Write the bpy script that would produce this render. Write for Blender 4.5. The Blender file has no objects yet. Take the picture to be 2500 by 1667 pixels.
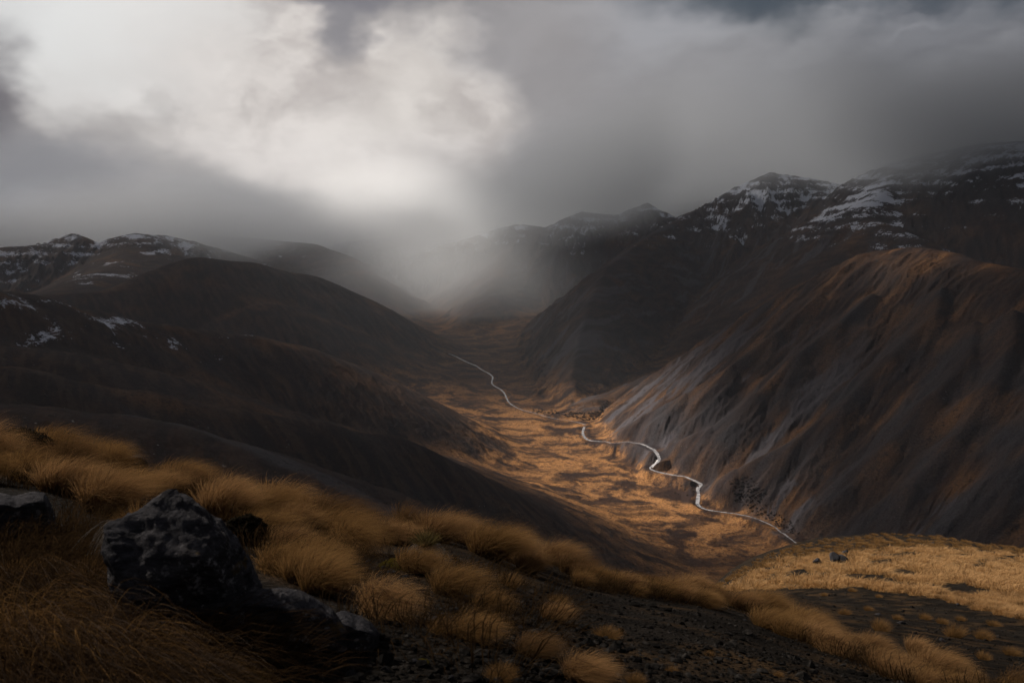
import bpy, math, random
import numpy as np
from mathutils import Vector

# ------------------------------------------------------------------ camera, sky, sun
FPX, CX, CY = 2165.0, 1250.0, 833.5
TH = math.radians(7.2)
SCN = bpy.context.scene
COL = SCN.collection
cam_d = bpy.data.cameras.new('camera')
cam = bpy.data.objects.new('camera', cam_d)
COL.objects.link(cam)
cam.rotation_euler = (math.radians(90) - TH, 0, 0)
cam_d.sensor_width = 36.0
cam_d.lens = 36.0 * FPX / 2500.0
cam_d.clip_start = 0.05
cam_d.clip_end = 60000.0
cam_d.dof.use_dof = True
cam_d.dof.focus_distance = 900.0
cam_d.dof.aperture_fstop = 5.0
SCN.camera = cam

SUN_AZ, SUN_EL = math.radians(-52), math.radians(34)
SUN_DIR = Vector((math.sin(SUN_AZ) * math.cos(SUN_EL), math.cos(SUN_AZ) * math.cos(SUN_EL), math.sin(SUN_EL)))
sun_d = bpy.data.lights.new('sun', 'SUN')
sun_d.energy = 5.0
sun_d.angle = math.radians(2.5)
sun_d.color = (1.0, 0.88, 0.76)
sun = bpy.data.objects.new('sun', sun_d)
sun.rotation_euler = SUN_DIR.to_track_quat('Z', 'Y').to_euler()
COL.objects.link(sun)

SCN.view_settings.view_transform = 'Standard'
SCN.view_settings.look = 'None'
SCN.view_settings.exposure = 1.0
SCN.view_settings.gamma = 1.0
SCN.cycles.use_denoising = True
SCN.cycles.max_bounces = 6
SCN.cycles.diffuse_bounces = 2
SCN.cycles.glossy_bounces = 1
SCN.cycles.transmission_bounces = 3
SCN.cycles.transparent_max_bounces = 12
SCN.cycles.volume_bounces = 2
SCN.cycles.volume_step_rate = 1.0
SCN.cycles.volume_max_steps = 64


Q = 1.0


class NT:
    """small node-tree writer"""
    def __init__(self, nt):
        self.nt = nt; nt.nodes.clear()
    def n(self, t, **kw):
        nd = self.nt.nodes.new(t)
        for k, v in kw.items():
            setattr(nd, k, v)
        return nd
    def link(self, a, b):
        self.nt.links.new(a, b)
    def _set(self, sock, v):
        if v is None: return
        if isinstance(v, bpy.types.NodeSocket): self.link(v, sock)
        else:
            if isinstance(v, (tuple, list)) and len(v) == 3 and sock.type == 'RGBA': v = (*v, 1)
            sock.default_value = v
    def m(self, op, a, b=None, c=None, clamp=False):
        nd = self.n('ShaderNodeMath', operation=op, use_clamp=clamp)
        for i, v in enumerate((a, b, c)): self._set(nd.inputs[i], v)
        return nd.outputs[0]
    def vm(self, op, a, b=None, s=None):
        nd = self.n('ShaderNodeVectorMath', operation=op)
        self._set(nd.inputs[0], a); self._set(nd.inputs[1], b)
        if s is not None: self._set(nd.inputs['Scale'], s)
        return nd.outputs[0]
    def mix(self, f, a, b, blend='MIX'):
        nd = self.n('ShaderNodeMix', data_type='RGBA', blend_type=blend, clamp_factor=True)
        self._set(nd.inputs[0], f); self._set(nd.inputs[6], a); self._set(nd.inputs[7], b)
        return nd.outputs[2]
    def noise(self, vec, scale, detail=4, rough=.55, dist=0, out=0):
        nd = self.n('ShaderNodeTexNoise')
        self._set(nd.inputs['Vector'], vec); self._set(nd.inputs['Scale'], scale)
        self._set(nd.inputs['Detail'], detail); self._set(nd.inputs['Roughness'], rough); self._set(nd.inputs['Distortion'], dist)
        return nd.outputs[out]
    def ss(self, v, a, b, lo=0.0, hi=1.0):
        nd = self.n('ShaderNodeMapRange', interpolation_type='SMOOTHSTEP')
        for i, x in enumerate((v, a, b, lo, hi)): self._set(nd.inputs[i], x)
        return nd.outputs[0]
    def xyz(self, x, y, z):
        nd = self.n('ShaderNodeCombineXYZ')
        for i, v in enumerate((x, y, z)): self._set(nd.inputs[i], v)
        return nd.outputs[0]
    def attr(self, name, fac=True):
        nd = self.n('ShaderNodeAttribute', attribute_name=name)
        return nd.outputs['Fac'] if fac else nd.outputs['Color']


def azel(px, py):
    u, v = (px - CX) / FPX, (CY - py) / FPX
    x, y, z = u, math.cos(TH) + v * math.sin(TH), -math.sin(TH) + v * math.cos(TH)
    return math.atan2(x, y), math.atan2(z, math.hypot(x, y))


def build_world():
    w = bpy.data.worlds.new('World'); SCN.world = w; w.use_nodes = True
    T = NT(w.node_tree)
    tc = T.n('ShaderNodeTexCoord').outputs['Generated']
    sp = T.n('ShaderNodeSeparateXYZ'); T.link(tc, sp.inputs[0])
    x, y, z = sp.outputs
    az = T.m('ARCTAN2', x, y)
    el = T.m('ARCSINE', z)
    sky = T.n('ShaderNodeTexSky', sky_type='NISHITA')
    sky.sun_disc = False; sky.sun_elevation = SUN_EL; sky.sun_rotation = SUN_AZ
    p = T.xyz(T.m('MULTIPLY', az, 1.0), T.m('MULTIPLY', el, 1.5), 0.0)
    # domain warp gives the billowing
    w1 = T.vm('SUBTRACT', T.noise(p, 3.2, 5, .58, out=1), (.5, .5, .5))
    w2 = T.vm('SUBTRACT', T.noise(p, 11, 5, .6, out=1), (.5, .5, .5))
    wv = T.vm('ADD', T.vm('SCALE', w1, s=.30), T.vm('SCALE', w2, s=.055))
    spw = T.n('ShaderNodeSeparateXYZ'); T.link(wv, spw.inputs[0])
    azw = T.m('ADD', az, spw.outputs[0]); elw = T.m('ADD', el, T.m('MULTIPLY', spw.outputs[1], .7))
    def blob(px, py, rx, ry, rot=0, k0=1.0, k1=0.2, warp=True, soft=None):
        a0, e0 = azel(px, py)
        A, E = (azw, elw) if warp else (az, el)
        da = T.m('SUBTRACT', A, a0); de = T.m('SUBTRACT', E, e0)
        c, s = math.cos(rot), math.sin(rot)
        xr = T.m('ADD', T.m('MULTIPLY', da, c), T.m('MULTIPLY', de, s))
        yr = T.m('SUBTRACT', T.m('MULTIPLY', de, c), T.m('MULTIPLY', da, s))
        xr = T.m('DIVIDE', xr, rx / FPX); yr = T.m('DIVIDE', yr, ry / FPX)
        d = T.m('SQRT', T.m('ADD', T.m('MULTIPLY', xr, xr), T.m('MULTIPLY', yr, yr)))
        return T.ss(d, k0, k1)
    # base grey deck with soft wide streaks, lit a little from the left
    streak = T.noise(T.xyz(T.m('MULTIPLY', azw, 1.9), T.m('MULTIPLY', T.m('ADD', elw, T.m('MULTIPLY', az, -.22)), 7.0), 3.0), 1.3, 5, .55)
    base = T.mix(T.ss(streak, .34, .62), (.125, .13, .15), (.36, .365, .39))
    # high zenith cloud is dark and even
    base = T.mix(T.ss(el, .30, .6), base, (.035, .04, .05))
    hole = T.mix(.9, (.03, .05, .07), sky.outputs[0])
    # blend in a little of the real sky where the cloud thins
    skyc = T.mix(1.0, sky.outputs[0], (.012, .013, .0125), 'MULTIPLY')
    def over(c, f, col, amt=1.0):
        return T.mix(T.m('MULTIPLY', f, amt) if amt != 1.0 else f, c, col)
    c = base
    c = over(c, blob(1350, 600, 1700, 150, 0, 1.1, .0, False), (.19, .20, .21), .7)
    c = over(c, blob(1500, 300, 520, 130, .33, 1.3, 0), (.40, .39, .40), .85)
    c = over(c, blob(2000, 330, 650, 130, .05, 1.3, 0), (.34, .35, .375), .5)
    c = over(c, blob(1250, 220, 430, 400, 0, 1.2, .1), (.36, .34, .34), .8)
    # the bright masses
    fine = T.noise(T.vm('ADD', p, T.vm('SCALE', wv, s=1.2)), 6.5, 5, .55)
    brt = T.mix(T.ss(fine, .34, .60), (.54, .495, .47), (.84, .785, .745))
    brt = T.mix(T.m('MULTIPLY', T.ss(T.noise(T.vm('ADD', p, T.vm('SCALE', wv, s=2.0)), 2.6, 4, .5), .48, .66), .30), brt, (.34, .315, .31))
    brt = T.mix(blob(80, 20, 520, 260, 0, 1.2, 0), brt, (.82, .82, .81))
    c = over(c, blob(480, 150, 660, 340, -.25, 1.08, .40), brt, .97)
    c = over(c, blob(960, 330, 350, 215, .35, 1.05, .55), brt, .97)
    c = over(c, blob(960, 260, 90, 190, -.55, 1.3, .1), (.84, .79, .74), .6)
    c = over(c, blob(870, 70, 150, 75, 1.2, 1.15, .3), (.24, .235, .255), .9)
    c = over(c, blob(800, -10, 300, 55, -.1, 1.15, .3), (.20, .195, .22), .9)
    c = over(c, blob(10, 230, 110, 150, -.2, 1.3, .3), (.15, .14, .155), .92)
    c = over(c, blob(220, 420, 400, 90, -.12, 1.4, .2), (.19, .19, .205), .8)
    c = over(c, blob(520, 400, 260, 60, -.4, 1.3, .1), (.26, .25, .25), .6)
    c = over(c, blob(620, 530, 420, 90, 0, 1.3, .1), (.19, .195, .21), .8)
    c = over(c, blob(2060, -10, 470, 100, -.05, 1.2, .4), T.mix(.35, (.045, .066, .092), skyc), .93)
    # unseen sky behind and to the sides, darkened to cut the ambient light
    c = T.mix(T.ss(T.m('ABSOLUTE', az), .75, 1.3), c, (.035, .037, .043))
    bg = T.n('ShaderNodeBackground'); bg.inputs['Strength'].default_value = 0.1
    sc10 = T.mix(1.0, c, (5, 5, 5), 'MULTIPLY')
    T.link(sc10, bg.inputs['Color'])
    out = T.n('ShaderNodeOutputWorld'); T.link(bg.outputs[0], out.inputs['Surface'])
    w.cycles.sampling_method = 'MANUAL'; w.cycles.sample_map_resolution = 512


build_world()

# ------------------------------------------------------------------ numeric helpers
def P(px, py, D):
    u, v = (px - CX) / FPX, (CY - py) / FPX
    x, y, z = u, math.cos(TH) + v * math.sin(TH), -math.sin(TH) + v * math.cos(TH)
    k = D / math.hypot(x, y)
    return (x * k, y * k, z * k)


def _hash(ix, iy, seed):
    with np.errstate(over='ignore'):
        h = (ix.astype(np.uint32) * np.uint32(374761393) + iy.astype(np.uint32) * np.uint32(668265263) + np.uint32((seed * 1442695041) & 0xffffffff))
        h = (h ^ (h >> np.uint32(13))) * np.uint32(1274126177)
        h = h ^ (h >> np.uint32(16))
    return h


def perlin(x, y, seed=0):
    x = np.asarray(x, np.float64); y = np.asarray(y, np.float64)
    fx, fy = np.floor(x), np.floor(y)
    ix, iy = fx.astype(np.int64), fy.astype(np.int64)
    dx, dy = (x - fx).astype(np.float32), (y - fy).astype(np.float32)
    u = dx * dx * dx * (dx * (dx * 6 - 15) + 10); v = dy * dy * dy * (dy * (dy * 6 - 15) + 10)
    def g(ox, oy):
        a = _hash(ix + ox, iy + oy, seed).astype(np.float32) * np.float32(2 * math.pi / 4294967296.0)
        return np.cos(a) * (dx - ox) + np.sin(a) * (dy - oy)
    a = g(0, 0); b = g(1, 0); c = g(0, 1); d = g(1, 1)
    return 1.5 * ((a + (b - a) * u) * (1 - v) + (c + (d - c) * u) * v)


def fbm(x, y, oct=4, seed=0, gain=.5, ridged=False):
    s = 0; a = 1; n = 0
    for i in range(oct):
        p = perlin(x * 2 ** i + i * 17.3, y * 2 ** i - i * 9.1, seed + i)
        if ridged: p = 1 - 2 * np.abs(p)
        s = s + a * p; n += a; a *= gain
    return s / n


def smax(a, b, k):
    d = np.maximum(k - np.abs(a - b), 0)
    return np.maximum(a, b) + d * d / (4 * k)


def sstep(x, a, b):
    t = np.clip((x - a) / (b - a), 0, 1)
    return t * t * (3 - 2 * t)


# ------------------------------------------------------------------ terrain
# each ridge: crest nodes (pixel x, pixel y, metres away) turned into real 3-D crest lines; slope, rounding, gully noise
RIDGES = {
    'flank': dict(c=[(-500, 1010, 260), (0, 1000, 260), (200, 1022, 260), (350, 1062, 265), (500, 1120, 270), (620, 1182, 275), (720, 1260, 280), (850, 1400, 290)], s=.55, w=25, k=6, A=1.6, L=16, ang=-20),
    'near_hill': dict(c=[(-900, 830, 560), (-300, 868, 590), (0, 898, 620), (320, 955, 660), (744, 1029, 700), (915, 1063, 730), (1000, 1105, 750), (1060, 1165, 755), (1100, 1240, 745), (1130, 1330, 720)], s=.70, w=34, k=14, A=3.5, L=45, ang=-30),
    'fold_hill': dict(c=[(-500, 800, 780), (0, 850, 800), (70, 857, 800), (170, 892, 800), (270, 945, 800)], s=.42, w=35, k=14, A=3, L=40, ang=-30),
    'mid_hill': dict(c=[(-900, 610, 900), (-200, 672, 980), (0, 712, 1020), (190, 757, 1080), (366, 790, 1120), (489, 808, 1150), (595, 820, 1170), (680, 838, 1190), (765, 868, 1220), (840, 904, 1240), (930, 948, 1270), (985, 1000, 1270)], s=.60, w=48, k=16, A=5, L=50, ang=-35),
    'dark_hill': dict(c=[(-300, 745, 1900), (250, 712, 1900), (400, 668, 1950), (489, 634, 2000), (595, 640, 2020), (723, 668, 2060), (787, 696, 2080), (850, 734, 2100), (914, 776, 2120), (970, 815, 2140), (1020, 860, 2100)], s=.62, w=70, k=20, A=9, L=80, ang=-35),
    'dark_spur': dict(c=[(489, 636, 2000), (640, 740, 1800), (800, 830, 1720), (950, 890, 1680), (1040, 930, 1640)], s=.5, w=60, k=20, A=7, L=70, ang=-35),
    'snowy_ridge': dict(c=[(-600, 580, 3000), (0, 608, 3200), (120, 596, 3250), (180, 572, 3300), (238, 596, 3300), (272, 586, 3300), (332, 573, 3300), (408, 576, 3350), (468, 590, 3350), (523, 606, 3350), (640, 640, 3300)], s=.55, w=14, k=14, A=42, L=95, ang=-10),
    'snowy_spur': dict(c=[(332, 580, 3300), (300, 640, 2900), (200, 690, 2500), (100, 730, 2200)], s=.5, w=60, k=25, A=12, L=110, ang=30),
    'far_ridge': dict(c=[(300, 650, 4300), (560, 640, 4200), (700, 615, 4100), (900, 585, 4000), (1000, 574, 4000), (1180, 568, 3950), (1300, 556, 3950), (1450, 530, 3900), (1600, 505, 3900), (1800, 480, 3900)], s=.62, w=20, k=20, A=45, L=120, ang=-5),
    'peak': dict(c=[(980, 650, 3400), (1080, 600, 3250), (1180, 572, 3100), (1260, 548, 3050), (1330, 556, 3000), (1420, 518, 2970), (1500, 526, 2960), (1580, 498, 2960), (1650, 532, 2950), (1700, 515, 2950), (1790, 462, 2950), (1880, 424, 2960), (1960, 434, 3000), (2050, 452, 3060), (2130, 430, 3040), (2200, 400, 3000), (2260, 372, 2950)], s=.78, w=5, k=10, A=46, L=70, ang=-15),
    'right_peak': dict(c=[(2180, 400, 2900), (2260, 380, 2750), (2400, 352, 2600), (2500, 346, 2500), (2900, 300, 2400)], s=.64, w=20, k=20, A=30, L=95, ang=20),
    'bowl_rim': dict(c=[(2260, 378, 2750), (2190, 430, 2550), (2130, 490, 2350), (2110, 530, 2250), (2175, 556, 2150), (2250, 592, 2050)], s=.66, w=20, k=14, A=20, L=70, ang=-45),
    'red_rib': dict(c=[(2190, 556, 2150), (2095, 583, 2120), (2044, 613, 2100), (1925, 693, 2050), (1800, 760, 2000), (1700, 815, 1950), (1600, 880, 1900)], s=.66, w=22, k=14, A=10, L=70, ang=-45),
    'centre_spur': dict(c=[(1700, 516, 2950), (1610, 560, 2680), (1540, 610, 2420), (1480, 655, 2200), (1440, 740, 1950), (1410, 840, 1750), (1395, 920, 1600), (1405, 968, 1520)], s=.82, w=6, k=8, A=20, L=45, ang=40),
    'west_face': dict(c=[(1250, 575, 3050), (1225, 640, 2800), (1190, 720, 2500), (1130, 790, 2300)], s=.6, w=25, k=16, A=14, L=70, ang=40),
    'left_head': dict(c=[(520, 575, 3900), (640, 585, 3700), (760, 596, 3350), (850, 632, 3000), (915, 692, 2650), (955, 762, 2450)], s=.6, w=30, k=20, A=18, L=90, ang=-40),
    'big_hill': dict(c=[(1430, 985, 1470), (1480, 965, 1530), (1600, 915, 1570), (1700, 866, 1555), (1800, 808, 1535), (1900, 742, 1500), (2000, 680, 1470), (2080, 640, 1450), (2150, 612, 1420), (2230, 604, 1390), (2300, 614, 1350), (2400, 643, 1300), (2500, 662, 1250), (2800, 700, 1150), (3300, 760, 1000)], s=.74, w=26, k=12, A=9, L=34, ang=62),



}
for r in RIDGES.values():
    r['p'] = [P(*q) for q in r['c']]
RN = list(RIDGES)
# rocky ribs that stand out from the big hill's face: crest rows in the picture, pushed out of the face
RIBS = {
    'rib_a': [(2300, 700), (2285, 770), (2180, 860), (2060, 985), (1950, 1070), (1800, 1150)],
    'rib_b': [(2130, 720), (2050, 790), (1960, 860), (1850, 960), (1740, 1040), (1640, 1085)],
    'rib_c': [(2475, 760), (2480, 830), (2430, 930), (2340, 1060), (2230, 1180), (2150, 1270)],
    'rib_d': [(2000, 720), (1900, 810), (1790, 890), (1680, 960), (1580, 1010)],
    'rib_e': [(2620, 760), (2600, 950), (2520, 1110), (2440, 1260)],
    'rib_f': [(2385, 790), (2370, 870), (2290, 960), (2180, 1080), (2080, 1190)],
}

def add_ribs():
    for nm, px in RIBS.items():
        pts = []
        n = len(px)
        for k, (a, b) in enumerate(px):
            g = cast(a, b, 500, 4000, 900)
            f = 1 - (.010 + .016 * math.sin(math.pi * min(k + .6, n - .6) / n))
            pts.append((g[0] * f, g[1] * f, g[2] * f))
        RIDGES[nm] = dict(p=pts, s=1.0, w=5, k=8, A=9, L=30, ang=62)
    RN.extend(RIBS)


# valley floor: height along the axis (world y -> axis x, floor z)
AX = np.array([(-2000, 900, -380), (400, 620, -335), (820, 300, -324), (1000, 215, -318), (1250, 130, -311), (1500, 60, -303), (1800, 0, -290), (2100, -70, -272), (2500, -220, -245), (3000, -370, -215), (3600, -480, -190), (4300, -560, -150), (5000, -600, -150), (9000, -600, -150)], float)


def floor_h(x, y):
    ax = np.interp(y, AX[:, 0], AX[:, 1]); z = np.interp(y, AX[:, 0], AX[:, 2])
    d = x - ax
    z = z + .035 * (np.sqrt(d * d + 900) - 30) * sstep(np.abs(d), 0, 200) + np.where(d < 0, np.minimum(-d, 350) * .05, 0)
    return z + 2.0 * fbm(x / 130, y / 130, 4, 71) + .8 * fbm(x / 28, y / 28, 3, 72)


# near ground: columns of (distance, image row) nodes; the last ones fall away steeply
NEAR = [  # px, [(r, y) brow-side .. knoll]; y=None -> slope s from the previous node
    (-700, [(5.5, None, -.02), (13, 1000), (18, None, -.42), (60, None, -.45), (90, None, -.5), (150, None, -.5), (260, None, -.6)]),
    (0,    [(5.0, 1390), (15, 1080), (20, None, -.40), (60, None, -.45), (90, None, -.5), (150, None, -.5), (260, None, -.6)]),
    (250,  [(4.6, 1430), (14.5, 1125), (19, None, -.42), (60, None, -.48), (90, None, -.5), (150, None, -.5), (260, None, -.6)]),
    (450,  [(4.4, 1470), (14, 1165), (18, None, -.45), (60, None, -.5), (90, None, -.5), (150, None, -.5), (260, None, -.6)]),
    (800,  [(4.4, 1530), (13.5, 1252), (18, None, -.55), (60, None, -.5), (90, None, -.5), (150, None, -.5), (260, None, -.6)]),
    (1130, [(4.3, 1580), (12.5, 1305), (17, None, -.65), (60, None, -.55), (90, None, -.5), (150, None, -.5), (260, None, -.6)]),
    (1400, [(4.2, 1640), (14, 1395), (18, None, -.75), (60, None, -.6), (90, None, -.5), (150, None, -.5), (260, None, -.6)]),
    (1620, [(4.2, 1680), (16, 1432), (21, None, -.8), (60, None, -.6), (95, None, -.4), (135, None, -.45), (260, None, -.65)]),
    (1760, [(4.2, 1710), (16.5, 1458), (22, None, -.6), (65, 1475), (100, 1425), (135, 1412), (260, None, -.65)]),
    (1900, [(4.1, 1740), (16, 1510), (21, 1519), (58, 1450), (95, 1375), (140, 1338), (260, None, -.62)]),
    (2050, [(4.0, 1770), (14.5, 1575), (20, 1574), (50, 1470), (95, 1358), (150, 1308), (260, None, -.62)]),
    (2250, [(3.9, 1810), (12.5, 1645), (17, 1636), (45, 1500), (95, 1350), (155, 1304), (270, None, -.62)]),
    (2500, [(3.8, 1850), (10.5, 1715), (15, 1690), (38, 1560), (90, 1382), (150, 1336), (270, None, -.62)]),
    (3100, [(3.6, 1900), (9, 1800), (14, 1780), (35, 1650), (85, 1450), (140, 1400), (270, None, -.62)]),
]


def build_near():
    az, R, Z = [], [], []
    for px, nodes in NEAR:
        az.append(azel(px, 1450)[0])
        r = [0.9]; z = [-1.62]
        for nd in nodes:
            if nd[1] is not None:
                zz = P(px, nd[1], nd[0])[2]
            else:
                zz = z[-1] + nd[2] * (nd[0] - r[-1])
            r.append(nd[0]); z.append(zz)
        r.append(900); z.append(z[-1] - .6 * (900 - r[-2]))
        R.append(r); Z.append(z)
    return np.array(az), np.array(R), np.array(Z)


NAZ, NR, NZ = build_near()


def near_h(x, y):
    r = np.hypot(x, y) + 1e-6
    a = np.arctan2(x, y)
    a = np.clip(a, NAZ[0], NAZ[-1])
    # smooth interpolation between columns
    j = np.clip(np.searchsorted(NAZ, a) - 1, 0, len(NAZ) - 2)
    t = (a - NAZ[j]) / (NAZ[j + 1] - NAZ[j])
    def tang(M, i):
        i0 = np.clip(i - 1, 0, len(NAZ) - 1); i1 = np.clip(i + 1, 0, len(NAZ) - 1)
        return (M[i1] - M[i0]) / (NAZ[i1] - NAZ[i0])
    h00 = 2 * t ** 3 - 3 * t ** 2 + 1; h10 = t ** 3 - 2 * t ** 2 + t; h01 = -2 * t ** 3 + 3 * t ** 2; h11 = t ** 3 - t ** 2
    dA = NAZ[j + 1] - NAZ[j]
    N = NR.shape[1]
    rs, zs = [], []
    LR = np.log(NR)
    for n in range(N):
        for M, o in ((LR[:, n], rs), (NZ[:, n], zs)):
            o.append(h00 * M[j] + h10 * dA * tang(M, j) + h01 * M[j + 1] + h11 * dA * tang(M, j + 1))
    rs = [np.exp(q) for q in rs]
    z = np.where(r <= rs[0], zs[0], 0.0)
    for n in range(N - 1):
        m = (r > rs[n]) & (r <= rs[n + 1]) if n < N - 2 else (r > rs[n])
        f = (r - rs[n]) / (rs[n + 1] - rs[n])
        z = np.where(m, zs[n] + (zs[n + 1] - zs[n]) * f, z)
    amp = sstep(r, 2.5, 7)
    z = z + amp * (.10 * fbm(x / 2.6, y / 2.6, 4, 5) + .012 * fbm(x / .3, y / .3, 3, 9)) + sstep(r, 25, 70) * 1.0 * fbm(x / 24, y / 24, 4, 6)
    return z


STREAMS = []


def terrain(x, y, want_masks=False):
    x = np.asarray(x, float); y = np.asarray(y, float)
    fl = floor_h(x, y)
    H = fl.copy()
    grit = .75 * fbm(x / 11, y / 11, 4, 611, .6) * sstep(np.hypot(x, y), 350, 600)
    own = np.full(x.shape, -1, np.int16)      # -1 floor
    best = fl.copy()
    flute = np.zeros(x.shape)
    streak = np.zeros(x.shape)
    for i, nm in enumerate(RN):
        r = RIDGES[nm]; p = r['p']; s, w = r['s'], r['w']
        hh = np.full(x.shape, -1e9); dd = np.full(x.shape, 1e9)
        for a, b in zip(p[:-1], p[1:]):
            ex, ey = b[0] - a[0], b[1] - a[1]; L2 = ex * ex + ey * ey
            t = np.clip(((x - a[0]) * ex + (y - a[1]) * ey) / L2, 0, 1)
            d = np.hypot(x - a[0] - t * ex, y - a[1] - t * ey)
            zc = a[2] + (b[2] - a[2]) * t
            cand = zc - s * (np.sqrt(d * d + w * w) - w)
            m = cand > hh
            hh = np.where(m, cand, hh); dd = np.minimum(dd, d)
        m = hh > H - 60
        if m.any():
            xx, yy = x[m], y[m]
            ang = math.radians(r['ang']); L = r['L']
            # gullies run down the slope: noise stretched along the fall line
            ca, sa = math.cos(ang), math.sin(ang)
            al = xx * ca - yy * sa; dn = xx * sa + yy * ca
            wq = fbm(xx / (L * 3), yy / (L * 3), 2, 40 + i) * L * .8
            f1 = fbm((al + wq) / L, dn / (L * 2.7), 6, 50 + i, .58, True)
            f2 = fbm(xx / (L * 1.7), yy / (L * 1.7), 5, 90 + i, .5)
            A = r['A'] * sstep(dd[m], -5, 1.6 * L) + r['A'] * .12
            add = A * (f1 * .8 + f2 * .7 + .10)
            hh[m] += add
            if want_masks:
                flm = np.zeros(x.shape); flm[m] = f1
                stm = np.zeros(x.shape); stm[m] = fbm((al + wq * .3) / 9.0, dn / 60.0, 4, 130 + i, .6)
        mm = hh > best
        if want_masks and m.any():
            flute = np.where(mm, flm, flute); streak = np.where(mm, stm, streak)
        own[mm] = i; best = np.maximum(best, hh)
        H = smax(H, hh, r['k'])
    H = H + grit
    bank = np.zeros(x.shape)
    for W in STREAMS:
        m = (x > W[:, 0].min() - 30) & (x < W[:, 0].max() + 30) & (y > W[:, 1].min() - 30) & (y < W[:, 1].max() + 30) & (H < -150)
        ii = np.flatnonzero(m)
        for s0 in range(0, len(ii), 20000):
            k = ii[s0:s0 + 20000]
            dx = x.flat[k][:, None] - W[None, :, 0]; dy = y.flat[k][:, None] - W[None, :, 1]
            dd2 = dx * dx + dy * dy; jn = dd2.argmin(1); dmin = np.sqrt(dd2[np.arange(len(k)), jn])
            bank.flat[k] = np.maximum(bank.flat[k], np.where(W[jn, 3] > 2.4, 1 - sstep(np.abs(dmin - 8), 1, 6), 0))
            wgt = 1 - sstep(dmin, 6, 20)
            H.flat[k] = H.flat[k] * (1 - wgt) + (W[jn, 2] + .35 * sstep(dmin, 3, 9) * 3) * wgt
    nh = near_h(x, y)
    mm = nh > best
    own[mm] = 99
    r_ = np.hypot(x, y)
    H = np.where(r_ < 170, np.maximum(H, nh), smax(H, nh, 4))
    if want_masks:
        return H, own, flute, fl, streak, bank
    return H


def cast(px, py, r0=1.5, r1=6000, n=2600):
    """where the line of sight through a picture point first meets the ground"""
    rr = np.geomspace(r0, r1, n)
    q = P(px, py, 1.0)
    z = terrain(q[0] * rr, q[1] * rr)
    below = q[2] * rr < z
    k = int(np.argmax(below))
    if not below[k]: return None
    return (q[0] * rr[k], q[1] * rr[k], float(z[k]))


def smooth_line(pts, n):
    pts = np.array(pts, float); t = np.concatenate([[0], np.cumsum(np.hypot(*np.diff(pts[:, :2], axis=0).T))])
    tt = np.linspace(0, t[-1], n)
    j = np.clip(np.searchsorted(t, tt) - 1, 0, len(t) - 2); out = []
    for a, jj in zip(tt, j):
        p0 = pts[max(jj - 1, 0)]; p1 = pts[jj]; p2 = pts[jj + 1]; p3 = pts[min(jj + 2, len(pts) - 1)]
        u = (a - t[jj]) / (t[jj + 1] - t[jj])
        out.append(.5 * (2 * p1 + (p2 - p0) * u + (2 * p0 - 5 * p1 + 4 * p2 - p3) * u * u + (3 * p1 - p0 - 3 * p2 + p3) * u ** 3))
    return np.array(out)


add_ribs()


# the stream bed: a line of bed heights that the terrain is flattened to
def stream_line(pts, n):
    L = smooth_line(pts, n)
    g = [cast(a, b, 300, 5000, 900) for a, b, w in L]
    W = np.array([(*q, w) for q, (a, b, w) in zip(g, L) if q is not None])
    for _ in range(4):
        W[1:-1, :2] = (W[:-2, :2] + 2 * W[1:-1, :2] + W[2:, :2]) / 4
    z = W[:, 2]
    for _ in range(40):
        z[1:-1] = (z[:-2] + 2 * z[1:-1] + z[2:]) / 4
    W[:, 2] = z
    return W


_S = [stream_line([(1428, 1036, 4.5), (1424, 1052, 5), (1424, 1066, 6), (1440, 1076, 7), (1470, 1081, 6.5), (1520, 1083, 5), (1562, 1084, 6), (1580, 1094, 6), (1600, 1104, 6.5), (1611, 1118, 7), (1602, 1134, 7.5), (1588, 1148, 8), (1596, 1156, 7), (1630, 1160, 6), (1672, 1167, 6), (1700, 1176, 7), (1712, 1186, 7.5), (1702, 1196, 7), (1706, 1212, 6), (1702, 1228, 6.5), (1706, 1240, 6), (1730, 1248, 4.5), (1780, 1255, 3.6), (1830, 1262, 3.2), (1860, 1275, 2.6), (1890, 1290, 2.6), (1920, 1310, 2.8), (1950, 1335, 2.8), (1985, 1362, 3), (2030, 1400, 3.5)], 240),
      stream_line([(1425, 1036, 3.2), (1400, 1030, 2.0), (1350, 1022, 2.2), (1300, 1008, 3.5), (1270, 1000, 3.5), (1245, 986, 4), (1238, 975, 4), (1228, 956, 4.5), (1205, 942, 4), (1200, 934, 4), (1204, 922, 4.5), (1195, 914, 4), (1170, 900, 4), (1165, 895, 4), (1140, 885, 3), (1110, 870, 2.5), (1080, 860, 2)], 160)]
STREAMS = _S


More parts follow.
